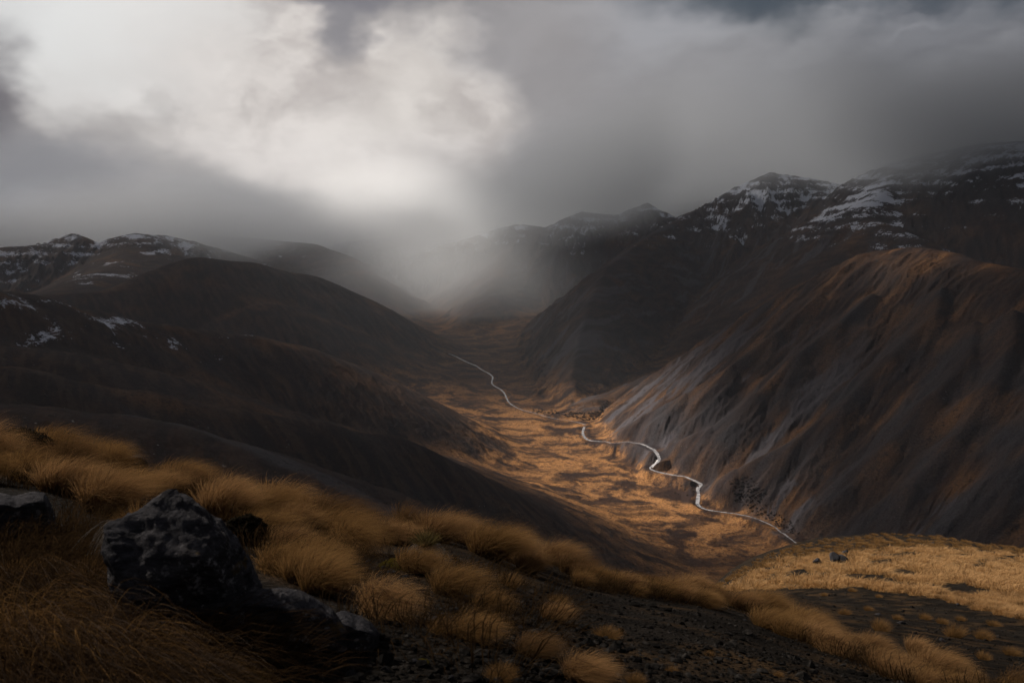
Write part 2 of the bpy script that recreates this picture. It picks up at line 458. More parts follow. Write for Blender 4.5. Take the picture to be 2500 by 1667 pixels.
def grid_mesh(name, X, Y, Z, keep=None, attrs=None, mat=None, normals=None, **props):
    """one mesh from a 2-D grid of points; keep = which faces"""
    n, m = X.shape
    idx = np.arange(n * m).reshape(n, m)
    a, b, c, d = idx[:-1, :-1], idx[:-1, 1:], idx[1:, 1:], idx[1:, :-1]
    F = np.stack([a, b, c, d], -1).reshape(-1, 4)
    if keep is not None: F = F[keep.reshape(-1)]
    used = np.zeros(n * m, bool); used[F.reshape(-1)] = True
    remap = np.cumsum(used) - 1
    F = remap[F]
    V = np.stack([X, Y, Z], -1).reshape(-1, 3)[used].astype(np.float32)
    me = bpy.data.meshes.new(name)
    me.vertices.add(len(V)); me.vertices.foreach_set('co', V.reshape(-1))
    me.loops.add(F.size); me.loops.foreach_set('vertex_index', F.reshape(-1).astype(np.int32))
    me.polygons.add(len(F)); me.polygons.foreach_set('loop_start', np.arange(0, F.size, 4, dtype=np.int32))
    me.polygons.foreach_set('loop_total', np.full(len(F), 4, np.int32))
    me.polygons.foreach_set('use_smooth', np.ones(len(F), bool))
    me.update(calc_edges=True)
    for k, v in (attrs or {}).items():
        at = me.attributes.new(k, 'FLOAT', 'POINT'); at.data.foreach_set('value', v.reshape(-1)[used].astype(np.float32))
    if normals is not None:
        me.normals_split_custom_set_from_vertices(normals.reshape(-1, 3)[used].astype(np.float32))
    if mat: me.materials.append(mat)
    o = bpy.data.objects.new(name, me); COL.objects.link(o)
    for k, v in props.items(): o[k] = v
    return o


# ------------------------------------------------------------------ ground materials
def bsdf_mat(name, build):
    m = bpy.data.materials.new(name); m.use_nodes = True
    T = NT(m.node_tree)
    out = T.n('ShaderNodeOutputMaterial')
    pb = T.n('ShaderNodeBsdfPrincipled')
    pb.inputs['Roughness'].default_value = .9
    pb.inputs['Specular IOR Level'].default_value = .03
    T.link(pb.outputs[0], out.inputs['Surface'])
    build(T, pb, out)
    return m


def mat_hill(T, pb, out):
    pos = T.n('ShaderNodeNewGeometry').outputs['Position']
    grass = T.attr('grass'); scree = T.attr('scree'); snow = T.attr('snow'); tone = T.attr('tone'); gold = T.attr('gold')
    n1 = T.noise(pos, .15, 6, .7)
    n2 = T.noise(pos, .02, 6, .65)
    n3 = T.noise(pos, .55, 5, .75)
    sk = T.attr('streak')
    g = T.mix(T.ss(n2, .35, .65), (.023, .0125, .0095), (.056, .029, .017))
    g = T.mix(T.ss(n1, .42, .60), g, (.027, .015, .011))
    g = T.mix(T.m('MULTIPLY', T.ss(sk, .52, .8), .7), g, (.060, .036, .024))
    g = T.mix(T.m('MULTIPLY', T.ss(sk, .45, .2), .6), g, (.014, .010, .010))
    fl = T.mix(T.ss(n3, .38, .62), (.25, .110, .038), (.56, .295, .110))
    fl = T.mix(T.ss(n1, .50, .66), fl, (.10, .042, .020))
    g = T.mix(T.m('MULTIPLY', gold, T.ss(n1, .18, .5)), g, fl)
    rock = T.mix(T.ss(n3, .35, .7), (.014, .014, .017), (.042, .039, .042))
    scr = T.mix(T.ss(n3, .3, .7), (.050, .049, .058), (.088, .084, .094))
    c = T.mix(grass, rock, g)
    scr = T.mix(T.m('MULTIPLY', T.ss(sk, .4, .7), .5), scr, (.050, .046, .052))
    c = T.mix(T.m('MULTIPLY', scree, T.ss(n1, .2, .45)), c, scr)
    # scattered dark shrubs and stones
    sh = T.ss(T.noise(pos, .30, 3, .5), .66, .70)
    c = T.mix(T.m('MULTIPLY', sh, .7), c, (.008, .007, .006))
    pale = T.ss(T.noise(T.vm('ADD', pos, (31.0, 7.0, 3.0)), .42, 2, .5), .735, .755)
    c = T.mix(T.m('MULTIPLY', pale, T.ss(n2, .42, .6)), c, (.17, .165, .16))
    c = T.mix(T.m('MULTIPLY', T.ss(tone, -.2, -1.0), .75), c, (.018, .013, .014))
    sn = T.m('ADD', snow, T.m('MULTIPLY', T.m('SUBTRACT', T.noise(pos, .085, 6, .75), .5), .8))
    sn = T.m('ADD', sn, T.m('MULTIPLY', T.m('SUBTRACT', T.noise(pos, .33, 3, .6), .5), .45))
    c = T.mix(T.ss(sn, .47, .56), c, (.46, .50, .58))
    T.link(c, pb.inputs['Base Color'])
    bp = T.n('ShaderNodeBump'); bp.inputs['Strength'].default_value = .9; bp.inputs['Distance'].default_value = 2.2
    T.link(T.m('ADD', n1, T.m('MULTIPLY', n3, .4)), bp.inputs['Height']); T.link(bp.outputs[0], pb.inputs['Normal'])


def mat_near(T, pb, out):
    pos = T.n('ShaderNodeNewGeometry').outputs['Position']
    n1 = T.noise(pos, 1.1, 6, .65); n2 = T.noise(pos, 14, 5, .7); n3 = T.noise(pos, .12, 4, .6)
    soil = T.mix(T.ss(n1, .35, .65), (.0055, .0045, .0035), (.014, .0115, .009))  # soil kept near black: vignette darkening put into the colour
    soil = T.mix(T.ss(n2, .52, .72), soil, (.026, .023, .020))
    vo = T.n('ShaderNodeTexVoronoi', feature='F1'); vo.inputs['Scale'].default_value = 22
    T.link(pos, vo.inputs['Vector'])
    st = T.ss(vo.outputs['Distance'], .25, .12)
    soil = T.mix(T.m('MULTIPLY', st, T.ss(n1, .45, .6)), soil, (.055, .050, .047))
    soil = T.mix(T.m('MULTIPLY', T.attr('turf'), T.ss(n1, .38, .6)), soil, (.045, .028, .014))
    T.link(soil, pb.inputs['Base Color'])
    bp = T.n('ShaderNodeBump'); bp.inputs['Strength'].default_value = .8; bp.inputs['Distance'].default_value = .04
    T.link(T.m('ADD', n2, T.m('MULTIPLY', vo.outputs['Distance'], -1.0)), bp.inputs['Height']); T.link(bp.outputs[0], pb.inputs['Normal'])


M_HILL = bsdf_mat('hill_ground', mat_hill)
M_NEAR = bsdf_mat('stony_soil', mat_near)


def build_terrain():
    q = Q
    azs = np.concatenate([np.linspace(-62, -37, 90, endpoint=False), np.linspace(-37, 37, int(1250 * q), endpoint=False), np.linspace(37, 62, 90)])
    az = np.radians(azs)
    rr = np.concatenate([np.geomspace(.8, 40, int(420 * q), endpoint=False), np.geomspace(40, 500, int(260 * q), endpoint=False), np.geomspace(500, 6500, int(800 * q))])
    R, A = np.meshgrid(rr, az, indexing='ij')
    X, Y = R * np.sin(A), R * np.cos(A)
    H, own, flute, fl, streak, bank = terrain(X, Y, True)
    # normals from the whole grid so that the pieces meet without a seam
    Pt = np.stack([X, Y, H], -1)
    tu = np.gradient(Pt, axis=0); tv = np.gradient(Pt, axis=1)
    Nn = np.cross(tv, tu); Nn /= np.linalg.norm(Nn, axis=-1, keepdims=True) + 1e-9
    Nn[Nn[..., 2] < 0] *= -1
    slope = 1 - Nn[..., 2]
    hf = H - fl
    # what grows or lies where
    idx = {n: i for i, n in enumerate(RN)}
    def isr(*ns): return np.isin(own, [idx[n] for n in ns])
    a62 = math.radians(62)
    al = X * math.cos(a62) - Y * math.sin(a62); dn = X * math.sin(a62) + Y * math.cos(a62)
    st = fbm(al / 36 + fbm(X / 90, Y / 90, 2, 3) * .6, dn / 200, 5, 301, .6)
    big = isr('big_hill', *RIBS)
    rib = isr(*RIBS)
    a40 = math.radians(40)
    al2 = X * math.cos(a40) - Y * math.sin(a40); dn2 = X * math.sin(a40) + Y * math.cos(a40)
    st2 = fbm(al2 / 30 + fbm(X / 120, Y / 120, 2, 4) * .5, dn2 / 260, 4, 302, .6)
    cen = isr('centre_spur', 'west_face', 'peak', 'bowl_rim')
    scree = np.where(big, .9 * sstep(st, -.02, .14) * sstep(hf, 2, 14) * (1 - sstep(hf, 110, 210)), 0)
    scree = np.where(rib, scree * .25, scree)
    scree = np.where(cen, sstep(st2, .05, .3) * sstep(hf, 10, 40) * .8 * (1 - sstep(hf, 180, 330)), scree)
    sc3 = sstep(fbm(X / 70, Y / 40, 4, 303), .15, .4)
    scree = np.where(isr('flank'), sc3 * .6, scree)
    scree = np.clip(scree, 0, 1)
    gl = fbm(X / 60, Y / 60, 4, 310)
    grass = np.clip(.75 + .6 * gl - slope * .6, 0, 1)
    grass = np.where(rib, np.clip(.35 + .9 * gl, 0, 1), grass)
    grass = np.where(hf < 8, np.maximum(grass, .8), grass)
    hi = sstep(H, -60, 150)
    grass = np.where(cen | isr('right_peak', 'far_ridge', 'snowy_ridge', 'snowy_spur'), grass * (1 - .8 * hi), grass)
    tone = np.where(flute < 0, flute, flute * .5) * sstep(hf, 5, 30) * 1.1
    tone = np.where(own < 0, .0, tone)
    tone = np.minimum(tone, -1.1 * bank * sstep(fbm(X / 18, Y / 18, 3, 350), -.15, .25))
    # golden tussock on the floor, in sheets drawn out down the valley
    wx_ = fbm(X / 70, Y / 70, 3, 325) * 1.2
    gs = fbm(X / 48 + wx_, Y / 40 + wx_ * .6, 7, 320, .64)
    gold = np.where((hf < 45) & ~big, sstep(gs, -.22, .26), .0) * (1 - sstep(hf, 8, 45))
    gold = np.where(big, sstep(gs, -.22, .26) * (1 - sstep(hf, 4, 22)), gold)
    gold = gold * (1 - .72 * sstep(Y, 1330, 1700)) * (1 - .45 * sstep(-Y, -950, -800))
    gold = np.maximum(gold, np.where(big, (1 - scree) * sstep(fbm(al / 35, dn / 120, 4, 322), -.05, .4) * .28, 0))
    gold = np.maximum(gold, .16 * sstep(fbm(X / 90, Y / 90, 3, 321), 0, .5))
    band = np.sin(H * (2 * math.pi / 27) + 4.5 * fbm(X / 230, Y / 230, 3, 330) + 1.2 * fbm(X / 50, Y / 50, 3, 334)) * (.4 + .6 * sstep(fbm(X / 150, Y / 150, 2, 335), -.25, .25))
    snl = fbm(X / 55, Y / 55, 5, 331, .6)
    asp = fbm(X / 330, Y / 330, 3, 332)
    lim = np.where(isr('peak', 'centre_spur', 'bowl_rim'), -10, np.where(isr('right_peak'), 40, np.where(isr('far_ridge', 'west_face', 'left_head'), -60, np.where(isr('snowy_ridge', 'snowy_spur'), -135, np.where(isr('mid_hill') & (X < -330), -150, 900)))))
    lim = np.where(isr('peak') & (X < 520), -75, lim)
    snow = .375 + .20 * sstep(H, lim - 40, lim + 130) + .12 * band + .34 * snl + .14 * asp - .16 * np.clip(flute * 2, -1, 1)
    snow = snow - .05 * isr('mid_hill') + .075 * (isr('peak', 'bowl_rim') & (X > 480)) + .03 * isr('right_peak', 'snowy_ridge')
    snow = np.where(H > lim - 40, snow, 0)
    snow = np.clip(snow, 0, 1)
    turf = sstep(fbm(X / 1.6, Y / 1.6, 3, 340), -.1, .4)
    attrs = dict(grass=grass, scree=scree, snow=snow, streak=np.clip(streak * 1.6 + .5, 0, 1), tone=tone, gold=gold, turf=turf)
    fo = own[:-1, :-1]
    groups = {
        'ground': [99], 'valley_floor': [-1],
        'hill': ['near_hill', 'fold_hill', 'flank'], 'hill.001': ['mid_hill'], 'hill.002': ['dark_hill', 'dark_spur'],
        'hill.003': ['big_hill', *RIBS],
        'mountain': ['snowy_ridge', 'snowy_spur'], 'mountain.001': ['far_ridge', 'left_head'],
        'mountain.002': ['peak', 'bowl_rim', 'red_rib', 'centre_spur', 'west_face'], 'mountain.003': ['right_peak']}
    for nm, ks in groups.items():
        ids = [k if isinstance(k, int) else idx[k] for k in ks]
        keep = np.isin(fo, ids)
        if not keep.any(): continue
        use = ('turf',) if nm == 'ground' else ('grass', 'scree', 'snow', 'tone', 'gold', 'streak')
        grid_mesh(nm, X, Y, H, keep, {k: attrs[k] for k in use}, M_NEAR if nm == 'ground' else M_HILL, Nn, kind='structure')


build_terrain()


# ------------------------------------------------------------------ unseen cloud deck added overhead, its gaps shaped to place the sunlight
DECK_Z = 1900.0
def light_at(gx, gy, gz=-250.0):
    """how much sun is meant to reach a ground point"""
    return gx, gy

def spot(px, py, rx, ry, amt, D=None):
    g = P(px, py, D) if D else cast(px, py)
    return (g, rx, ry, amt)


def build_deck():
    n = 420
    ex, ey = np.meshgrid(np.linspace(-6000, 3200, n), np.linspace(-2500, 6300, n), indexing='ij')
    k = SUN_DIR
    th = np.full(ex.shape, 0.05) + .07 * np.clip(fbm(ex / 700, ey / 700, 3, 400), 0, 1)
    for g, rx, ry, rot, amt in SPOTS:
        cx = g[0] + k.x / k.z * (DECK_Z - g[2]); cy = g[1] + k.y / k.z * (DECK_Z - g[2])
        c, s_ = math.cos(rot), math.sin(rot)
        wx = ex + 45 * fbm(ex / 300, ey / 300, 3, 401); wy = ey + 45 * fbm(ex / 300, ey / 300, 3, 402)
        dx, dy = wx - cx, wy - cy
        q = np.hypot((dx * c + dy * s_) / rx, (dy * c - dx * s_) / ry)
        th = th + (amt - th) * (1 - sstep(q, .45, 1.25)) * (amt > th)
    body = 1 - th
    thick = 46 * body * (1 + .4 * fbm(ex / 350, ey / 350, 4, 403)) + 4
    edge = np.minimum(np.minimum(sstep(ex, -6000, -5500), 1 - sstep(ex, 2700, 3200)), np.minimum(sstep(ey, -2500, -2000), 1 - sstep(ey, 5900, 6300)))
    thick = thick * edge + 2
    Zt = DECK_Z + thick * .5; Zb = DECK_Z - thick * .5
    m = bpy.data.materials.new('cloud'); m.use_nodes = True
    T = NT(m.node_tree)
    out = T.n('ShaderNodeOutputMaterial')
    df = T.n('ShaderNodeBsdfDiffuse'); df.inputs[0].default_value = (.5, .5, .52, 1)
    tr = T.n('ShaderNodeBsdfTransparent')
    tl = T.n('ShaderNodeBsdfTranslucent'); tl.inputs[0].default_value = (.27, .29, .35, 1)
    m0 = T.n('ShaderNodeMixShader'); m0.inputs[0].default_value = .5; T.link(df.outputs[0], m0.inputs[1]); T.link(tl.outputs[0], m0.inputs[2])
    mx = T.n('ShaderNodeMixShader'); T.link(T.attr('thin'), mx.inputs[0]); T.link(m0.outputs[0], mx.inputs[1]); T.link(tr.outputs[0], mx.inputs[2])
    T.link(mx.outputs[0], out.inputs['Surface'])
    thin = np.sqrt(np.clip(th, 0, 1)) * edge + (1 - edge)
    # closed slab: top and bottom share their rim
    X = np.concatenate([ex, ex[::-1]], 0); Y = np.concatenate([ey, ey[::-1]], 0); Z = np.concatenate([Zt, Zb[::-1]], 0)
    A = np.concatenate([thin, thin[::-1]], 0)
    grid_mesh('cloud', X, Y, Z, None, dict(thin=A), m, None, kind='stuff')  # out of view, added to shade the land and spot the sun


def G(px, py):
    g = cast(px, py)
    return g

SPOTS = [  # ground point, radii in metres, turn, share of the sun that comes through
    (G(1540, 1085), 400, 180, 1.25, 1.0),
    (G(1270, 1050), 320, 200, 1.2, .62),
    (G(1760, 1150), 150, 110, .9, .8),
    (P(2150, 1370, 115), 150, 105, .3, 1.0),
    (P(1000, 1350, 12), 70, 60, 0, .78),
    (G(2330, 980), 330, 260, .6, .13),
    (G(2230, 612), 150, 70, -.4, .75),
    (G(1950, 920), 240, 200, 0, .13),
    (P(1130, 640, 2750), 330, 300, 0, 1.0),
    (G(1200, 780), 300, 200, 0, .35),
    (P(2050, 330, 3300), 1250, 750, .2, .26),
    (P(250, 470, 3400), 900, 600, 0, .17),
    (P(1420, 480, 3300), 560, 420, 0, .36),
]
build_deck()


# ------------------------------------------------------------------ cloud lying on the mountain tops, and the air
def box(name, x0, x1, y0, y1, z0, z1, mat, **props):
    v = [(x, y, z) for x in (x0, x1) for y in (y0, y1) for z in (z0, z1)]
    f = [(0, 1, 3, 2), (4, 6, 7, 5), (0, 4, 5, 1), (2, 3, 7, 6), (0, 2, 6, 4), (1, 5, 7, 3)]
    me = bpy.data.meshes.new(name); me.from_pydata(v, [], f); me.update()
    me.materials.append(mat)
    o = bpy.data.objects.new(name, me); COL.objects.link(o)
    for k, v in props.items(): o[k] = v
    return o


def build_mist():
    m = bpy.data.materials.new('low_cloud'); m.use_nodes = True
    T = NT(m.node_tree)
    out = T.n('ShaderNodeOutputMaterial')
    pos = T.n('ShaderNodeNewGeometry').outputs['Position']
    sp = T.n('ShaderNodeSeparateXYZ'); T.link(pos, sp.inputs[0])
    x, y, z = sp.outputs
    nz = T.noise(T.vm('MULTIPLY', pos, (1, 1, 2.0)), 1 / 620.0, 4, .55)
    base = T.m('ADD', T.m('ADD', T.m('MULTIPLY', x, .08), T.m('MULTIPLY', y, -.12)), 395.0)
    top = T.ss(T.m('ABSOLUTE', T.m('ADD', T.m('DIVIDE', x, y), .14)), .07, .24, 290.0, 430.0)
    far = T.ss(y, 3150, 3900)
    east = T.ss(T.m('DIVIDE', x, y), .30, .46)
    west = T.ss(T.m('DIVIDE', x, y), -.14, -.32)
    ratio = T.m('DIVIDE', x, y)
    mid = T.m('MULTIPLY', T.ss(ratio, .205, .13), T.ss(ratio, -.10, -.02))
    base = T.m('SUBTRACT', base, T.m('MULTIPLY', mid, 75.0))
    base = T.m('SUBTRACT', T.m('SUBTRACT', base, T.m('MULTIPLY', far, 30.0)), T.m('ADD', T.m('MULTIPLY', east, 150.0), T.m('MULTIPLY', west, 75.0)))
    h = T.m('SUBTRACT', T.m('SUBTRACT', z, base), T.m('MULTIPLY', T.m('SUBTRACT', nz, .5), 420.0))
    d = T.m('MULTIPLY', T.ss(h, -70, 120), T.ss(T.m('SUBTRACT', z, base), top, T.m('SUBTRACT', top, 190.0)))
    d = T.m('MULTIPLY', d, T.ss(T.m('ADD', T.m('ADD', y, T.m('MULTIPLY', x, .35)), T.m('MULTIPLY', T.m('MAXIMUM', x, 0.0), .25)), 2450, 2850))
    d = T.m('MULTIPLY', d, T.m('ADD', T.m('ADD', .0021, T.m('MULTIPLY', far, .005)), T.m('ADD', T.m('MULTIPLY', east, .006), T.m('ADD', T.m('MULTIPLY', mid, .0034), T.m('MULTIPLY', west, .0016)))))
    g = P(1100, 665, 2650)
    q = T.vm('SUBTRACT', pos, tuple(g))
    qn = T.n('ShaderNodeVectorMath', operation='LENGTH'); T.link(T.vm('MULTIPLY', q, (1 / 400, 1 / 600, 1 / 210)), qn.inputs[0])
    d = T.m('ADD', d, T.m('MULTIPLY', T.ss(qn.outputs['Value'], 1.3, 0), .0019))
    vol = T.n('ShaderNodeVolumePrincipled')
    vol.inputs['Color'].default_value = (.90, .95, 1, 1)
    vol.inputs['Anisotropy'].default_value = .4
    T.link(d, vol.inputs['Density'])
    T.link(vol.outputs[0], out.inputs['Volume'])
    box('low_cloud', -3600, 3200, 2000, 6300, -230, 800, m, kind='stuff')


def build_haze():
    m = bpy.data.materials.new('haze'); m.use_nodes = True
    T = NT(m.node_tree)
    out = T.n('ShaderNodeOutputMaterial')
    vol = T.n('ShaderNodeVolumePrincipled')
    vol.inputs['Color'].default_value = (.80, .88, 1.0, 1)
    vol.inputs['Density'].default_value = 4e-5
    vol.inputs['Anisotropy'].default_value = .2
    T.link(vol.outputs[0], out.inputs['Volume'])
    box('haze', -7000, 7000, -60, 6700, -1000, 620, m, kind='stuff')


build_mist()
build_haze()


# ------------------------------------------------------------------ helpers for things
def tag(o, label=None, cat=None, group=None, kind=None):
    if label: o['label'] = label
    if cat: o['category'] = cat
    if group: o['group'] = group
    if kind: o['kind'] = kind
    return o


def mesh_np(name, V, F, mat, attrs=None, smooth=True):
    """V (n,3), F (m,4) or (m,3) arrays"""
    me = bpy.data.meshes.new(name)
    F = np.asarray(F); k = F.shape[1]
    me.vertices.add(len(V)); me.vertices.foreach_set('co', np.asarray(V, np.float32).reshape(-1))
    me.loops.add(F.size); me.loops.foreach_set('vertex_index', F.reshape(-1).astype(np.int32))
    me.polygons.add(len(F)); me.polygons.foreach_set('loop_start', np.arange(0, F.size, k, dtype=np.int32))
    me.polygons.foreach_set('loop_total', np.full(len(F), k, np.int32))
    me.polygons.foreach_set('use_smooth', np.full(len(F), smooth, bool))
    me.update(calc_edges=True)
    for a, v in (attrs or {}).items():
        at = me.attributes.new(a, 'FLOAT', 'POINT'); at.data.foreach_set('value', np.asarray(v, np.float32))
    me.materials.append(mat)
    return me


def link(name, me, loc=(0, 0, 0), rz=0, sc=(1, 1, 1), parent=None):
    o = bpy.data.objects.new(name, me); COL.objects.link(o)
    o.location = loc; o.rotation_euler = (0, 0, rz); o.scale = sc
    if parent is not None: o.parent = parent
    return o


def near_cast(px, py, r0=1.2, r1=400, n=700):
    """many picture points at once on the near ground"""
    px = np.atleast_1d(np.asarray(px, float)); py = np.atleast_1d(np.asarray(py, float))
    u, v = (px - CX) / FPX, (CY - py) / FPX
    x, y, z = u, math.cos(TH) + v * math.sin(TH), -math.sin(TH) + v * math.cos(TH)
    h = np.hypot(x, y); x, y, z = x / h, y / h, z / h
    rr = np.geomspace(r0, r1, n)
    out = np.zeros((len(px), 4))
    for s in range(0, len(px), 400):
        e = slice(s, s + 400)
        X = x[e, None] * rr; Y = y[e, None] * rr; Z = z[e, None] * rr
        H = near_h(X, Y)
        b = Z < H; k = b.argmax(1); ok = b.any(1)
        i = np.arange(len(k))
        out[e] = np.stack([X[i, k], Y[i, k], H[i, k], np.where(ok, rr[k], -1)], -1)
    return out


def inpoly(px, py, poly):
    px = np.asarray(px, float); py = np.asarray(py, float)
    c = np.zeros(px.shape, bool); n = len(poly)
    for i in range(n):
        x1, y1 = poly[i]; x2, y2 = poly[(i + 1) % n]
        cond = ((y1 > py) != (y2 > py)) & (px < (x2 - x1) * (py - y1) / ((y2 - y1) or 1e-9) + x1)
        c ^= cond
    return c


RNG = np.random.default_rng(7)

# ------------------------------------------------------------------ grasses
def mat_blade(T, pb, out, tips=(.50, .295, .130), body=(.110, .055, .019), dull=(.10, .065, .04), t0=.15, t1=.85):
    t = T.attr('along'); r = T.attr('tint')
    oi = T.n('ShaderNodeObjectInfo').outputs['Random']
    c = T.mix(T.ss(t, t0, t1), body, tips)
    c = T.mix(T.ss(r, .55, 1.0), c, dull)
    c = T.mix(T.m('MULTIPLY', oi, .45), c, body)
    df = T.n('ShaderNodeBsdfDiffuse'); tl = T.n('ShaderNodeBsdfTranslucent')
    T.link(c, df.inputs[0]); T.link(c, tl.inputs[0])
    mx = T.n('ShaderNodeMixShader'); mx.inputs[0].default_value = .38
    T.link(df.outputs[0], mx.inputs[1]); T.link(tl.outputs[0], mx.inputs[2])
    T.nt.nodes.remove(pb)
    T.link(mx.outputs[0], out.inputs['Surface'])


M_STRAW = bsdf_mat('straw_grass', mat_blade)
M_OCHRE = bsdf_mat('ochre_grass', lambda T, p, o: mat_blade(T, p, o, (.36, .205, .080), (.13, .072, .026), (.07, .048, .022)))
M_KNOLL = bsdf_mat('sun_painted_straw', lambda T, p, o: mat_blade(T, p, o, (.58, .375, .185), (.33, .185, .07), (.24, .15, .07)))  # lighter copy of the straw: the knoll's sunlight put into the colour
M_UNDER = bsdf_mat('shade_painted_grass', lambda T, p, o: mat_blade(T, p, o, (.060, .036, .018), (.034, .021, .010), (.02, .013, .008)))  # darkened grass: shade between the tussocks painted into the colour
M_DRY = bsdf_mat('dry_stems', lambda T, p, o: mat_blade(T, p, o, (.34, .26, .20), (.050, .030, .016), (.035, .022, .014), .55, 1.0))
M_SPEAR = bsdf_mat('spear_leaves', lambda T, p, o: mat_blade(T, p, o, (.13, .10, .035), (.09, .07, .03), (.05, .045, .02)))
M_GREY = bsdf_mat('grey_stems', lambda T, p, o: mat_blade(T, p, o, (.26, .25, .235), (.17, .155, .14), (.10, .09, .08)))
M_MOSS = bsdf_mat('moss', lambda T, p, o: mat_blade(T, p, o, (.20, .15, .02), (.10, .085, .015), (.06, .05, .02)))
M_SCRUB = bsdf_mat('scrub_leaves', lambda T, p, o: mat_blade(T, p, o, (.030, .026, .018), (.018, .014, .010), (.012, .010, .008)))


def blades(n, rb=.16, L=(.45, .8), spread=.55, wind=.55, sag=.35, w=.006, seg=4, up=1.0, rng=None, side=None, curl=0.0):
    """n curved tapering blades as ribbons, arching away from the root and over with the wind (+x)"""
    rng = rng or RNG
    a = rng.uniform(0, 2 * math.pi, n); q = np.sqrt(rng.uniform(0, 1, n))
    rx, ry = np.cos(a) * q * rb, np.sin(a) * q * rb
    Ln = rng.uniform(L[0], L[1], n) * (1 - .25 * q)
    ox = np.cos(a) * q * spread + rng.normal(0, .10, n); oy = np.sin(a) * q * spread + rng.normal(0, .10, n)
    wd = wind * rng.uniform(.6, 1.3, n)
    t = np.linspace(0, 1, seg + 1)[None, :]
    ox, oy, wd, Ln = ox[:, None], oy[:, None], wd[:, None], Ln[:, None]
    dx = ox * t + (ox * .35 + wd) * t ** 1.9
    dy = oy * t + oy * .35 * t ** 2 + rng.normal(0, .05, (n, 1)) * t ** 2
    dz = up * t - sag * (1 + .8 * rng.uniform(0, 1, (n, 1))) * t ** 2.4 * (1 + .5 * wd)
    if curl: dx = dx + curl * np.sin(t * 3) * rng.normal(0, .2, (n, 1)); dz = dz - curl * t ** 4
    ln = np.sqrt(dx[:, -1:] ** 2 + dy[:, -1:] ** 2 + dz[:, -1:] ** 2 * .6 + .35)
    k = Ln / ln
    X = rx[:, None] + dx * k; Y = ry[:, None] + dy * k; Z = dz * k - .02
    th = rng.uniform(0, math.pi, n)[:, None]
    wt = w * (1 - t ** 1.5 * .88) * rng.uniform(.7, 1.3, (n, 1)) * .5
    sx, sy = np.cos(th) * wt, np.sin(th) * wt
    A = np.stack([X - sx, Y - sy, Z], -1); B = np.stack([X + sx, Y + sy, Z], -1)
    V = np.stack([A, B], 2).reshape(n, -1, 3)          # n, (seg+1)*2, 3
    m = (seg + 1) * 2
    f = np.array([[2 * i, 2 * i + 1, 2 * i + 3, 2 * i + 2] for i in range(seg)])
    F = (np.arange(n)[:, None, None] * m + f[None]).reshape(-1, 4)
    al = np.broadcast_to(np.repeat(t, 2, 1).reshape(1, -1), (n, m)).reshape(-1)
    ti = np.repeat(rng.uniform(0, 1, n), m)
    return V.reshape(-1, 3), F, al, ti


def clump_mesh(name, mat, n=900, **kw):
    V, F, al, ti = blades(n, **kw)
    return mesh_np(name, V, F, mat, dict(along=al, tint=ti))


TUS = []
M_BROWN = bsdf_mat('brown_grass', lambda T, p, o: mat_blade(T, p, o, (.24, .135, .060), (.075, .042, .018), (.05, .035, .018)))
for i in range(7):
    r = np.random.default_rng(100 + i)
    TUS.append(clump_mesh('tussock', M_BROWN if i == 4 else M_STRAW if i % 3 else M_OCHRE, 2100, rb=.17, L=(.46, .86), spread=.5, wind=.50 + .25 * r.uniform(), sag=.30, w=.0055, seg=5, rng=r))
TUF = []   # short upright clumps
for i in range(4):
    r = np.random.default_rng(140 + i)
    TUF.append(clump_mesh('tussock', M_OCHRE, 900, rb=.16, L=(.30, .5), spread=.75, wind=.22, sag=.16, w=.0045, seg=4, rng=r))

DENSE_A = [(-60, 1040), (0, 1062), (200, 1112), (420, 1168), (620, 1222), (800, 1262), (900, 1290), (900, 1395), (760, 1440), (640, 1380), (600, 1340), (520, 1262), (470, 1215), (360, 1230), (330, 1262), (170, 1290), (160, 1215), (-60, 1180)]
DENSE_B = [(880, 1285), (1000, 1292), (1130, 1302), (1300, 1320), (1400, 1398), (1330, 1400), (1200, 1362), (1100, 1340), (950, 1330)]
DENSE_C = [(1380, 1396), (1500, 1422), (1650, 1436), (1790, 1465), (1760, 1488), (1600, 1462), (1400, 1440)]
DENSE_D = [(1780, 1462), (1900, 1512), (2050, 1574), (2200, 1622), (2350, 1672), (2560, 1720), (2400, 1722), (2200, 1668), (2000, 1590), (1860, 1530)]

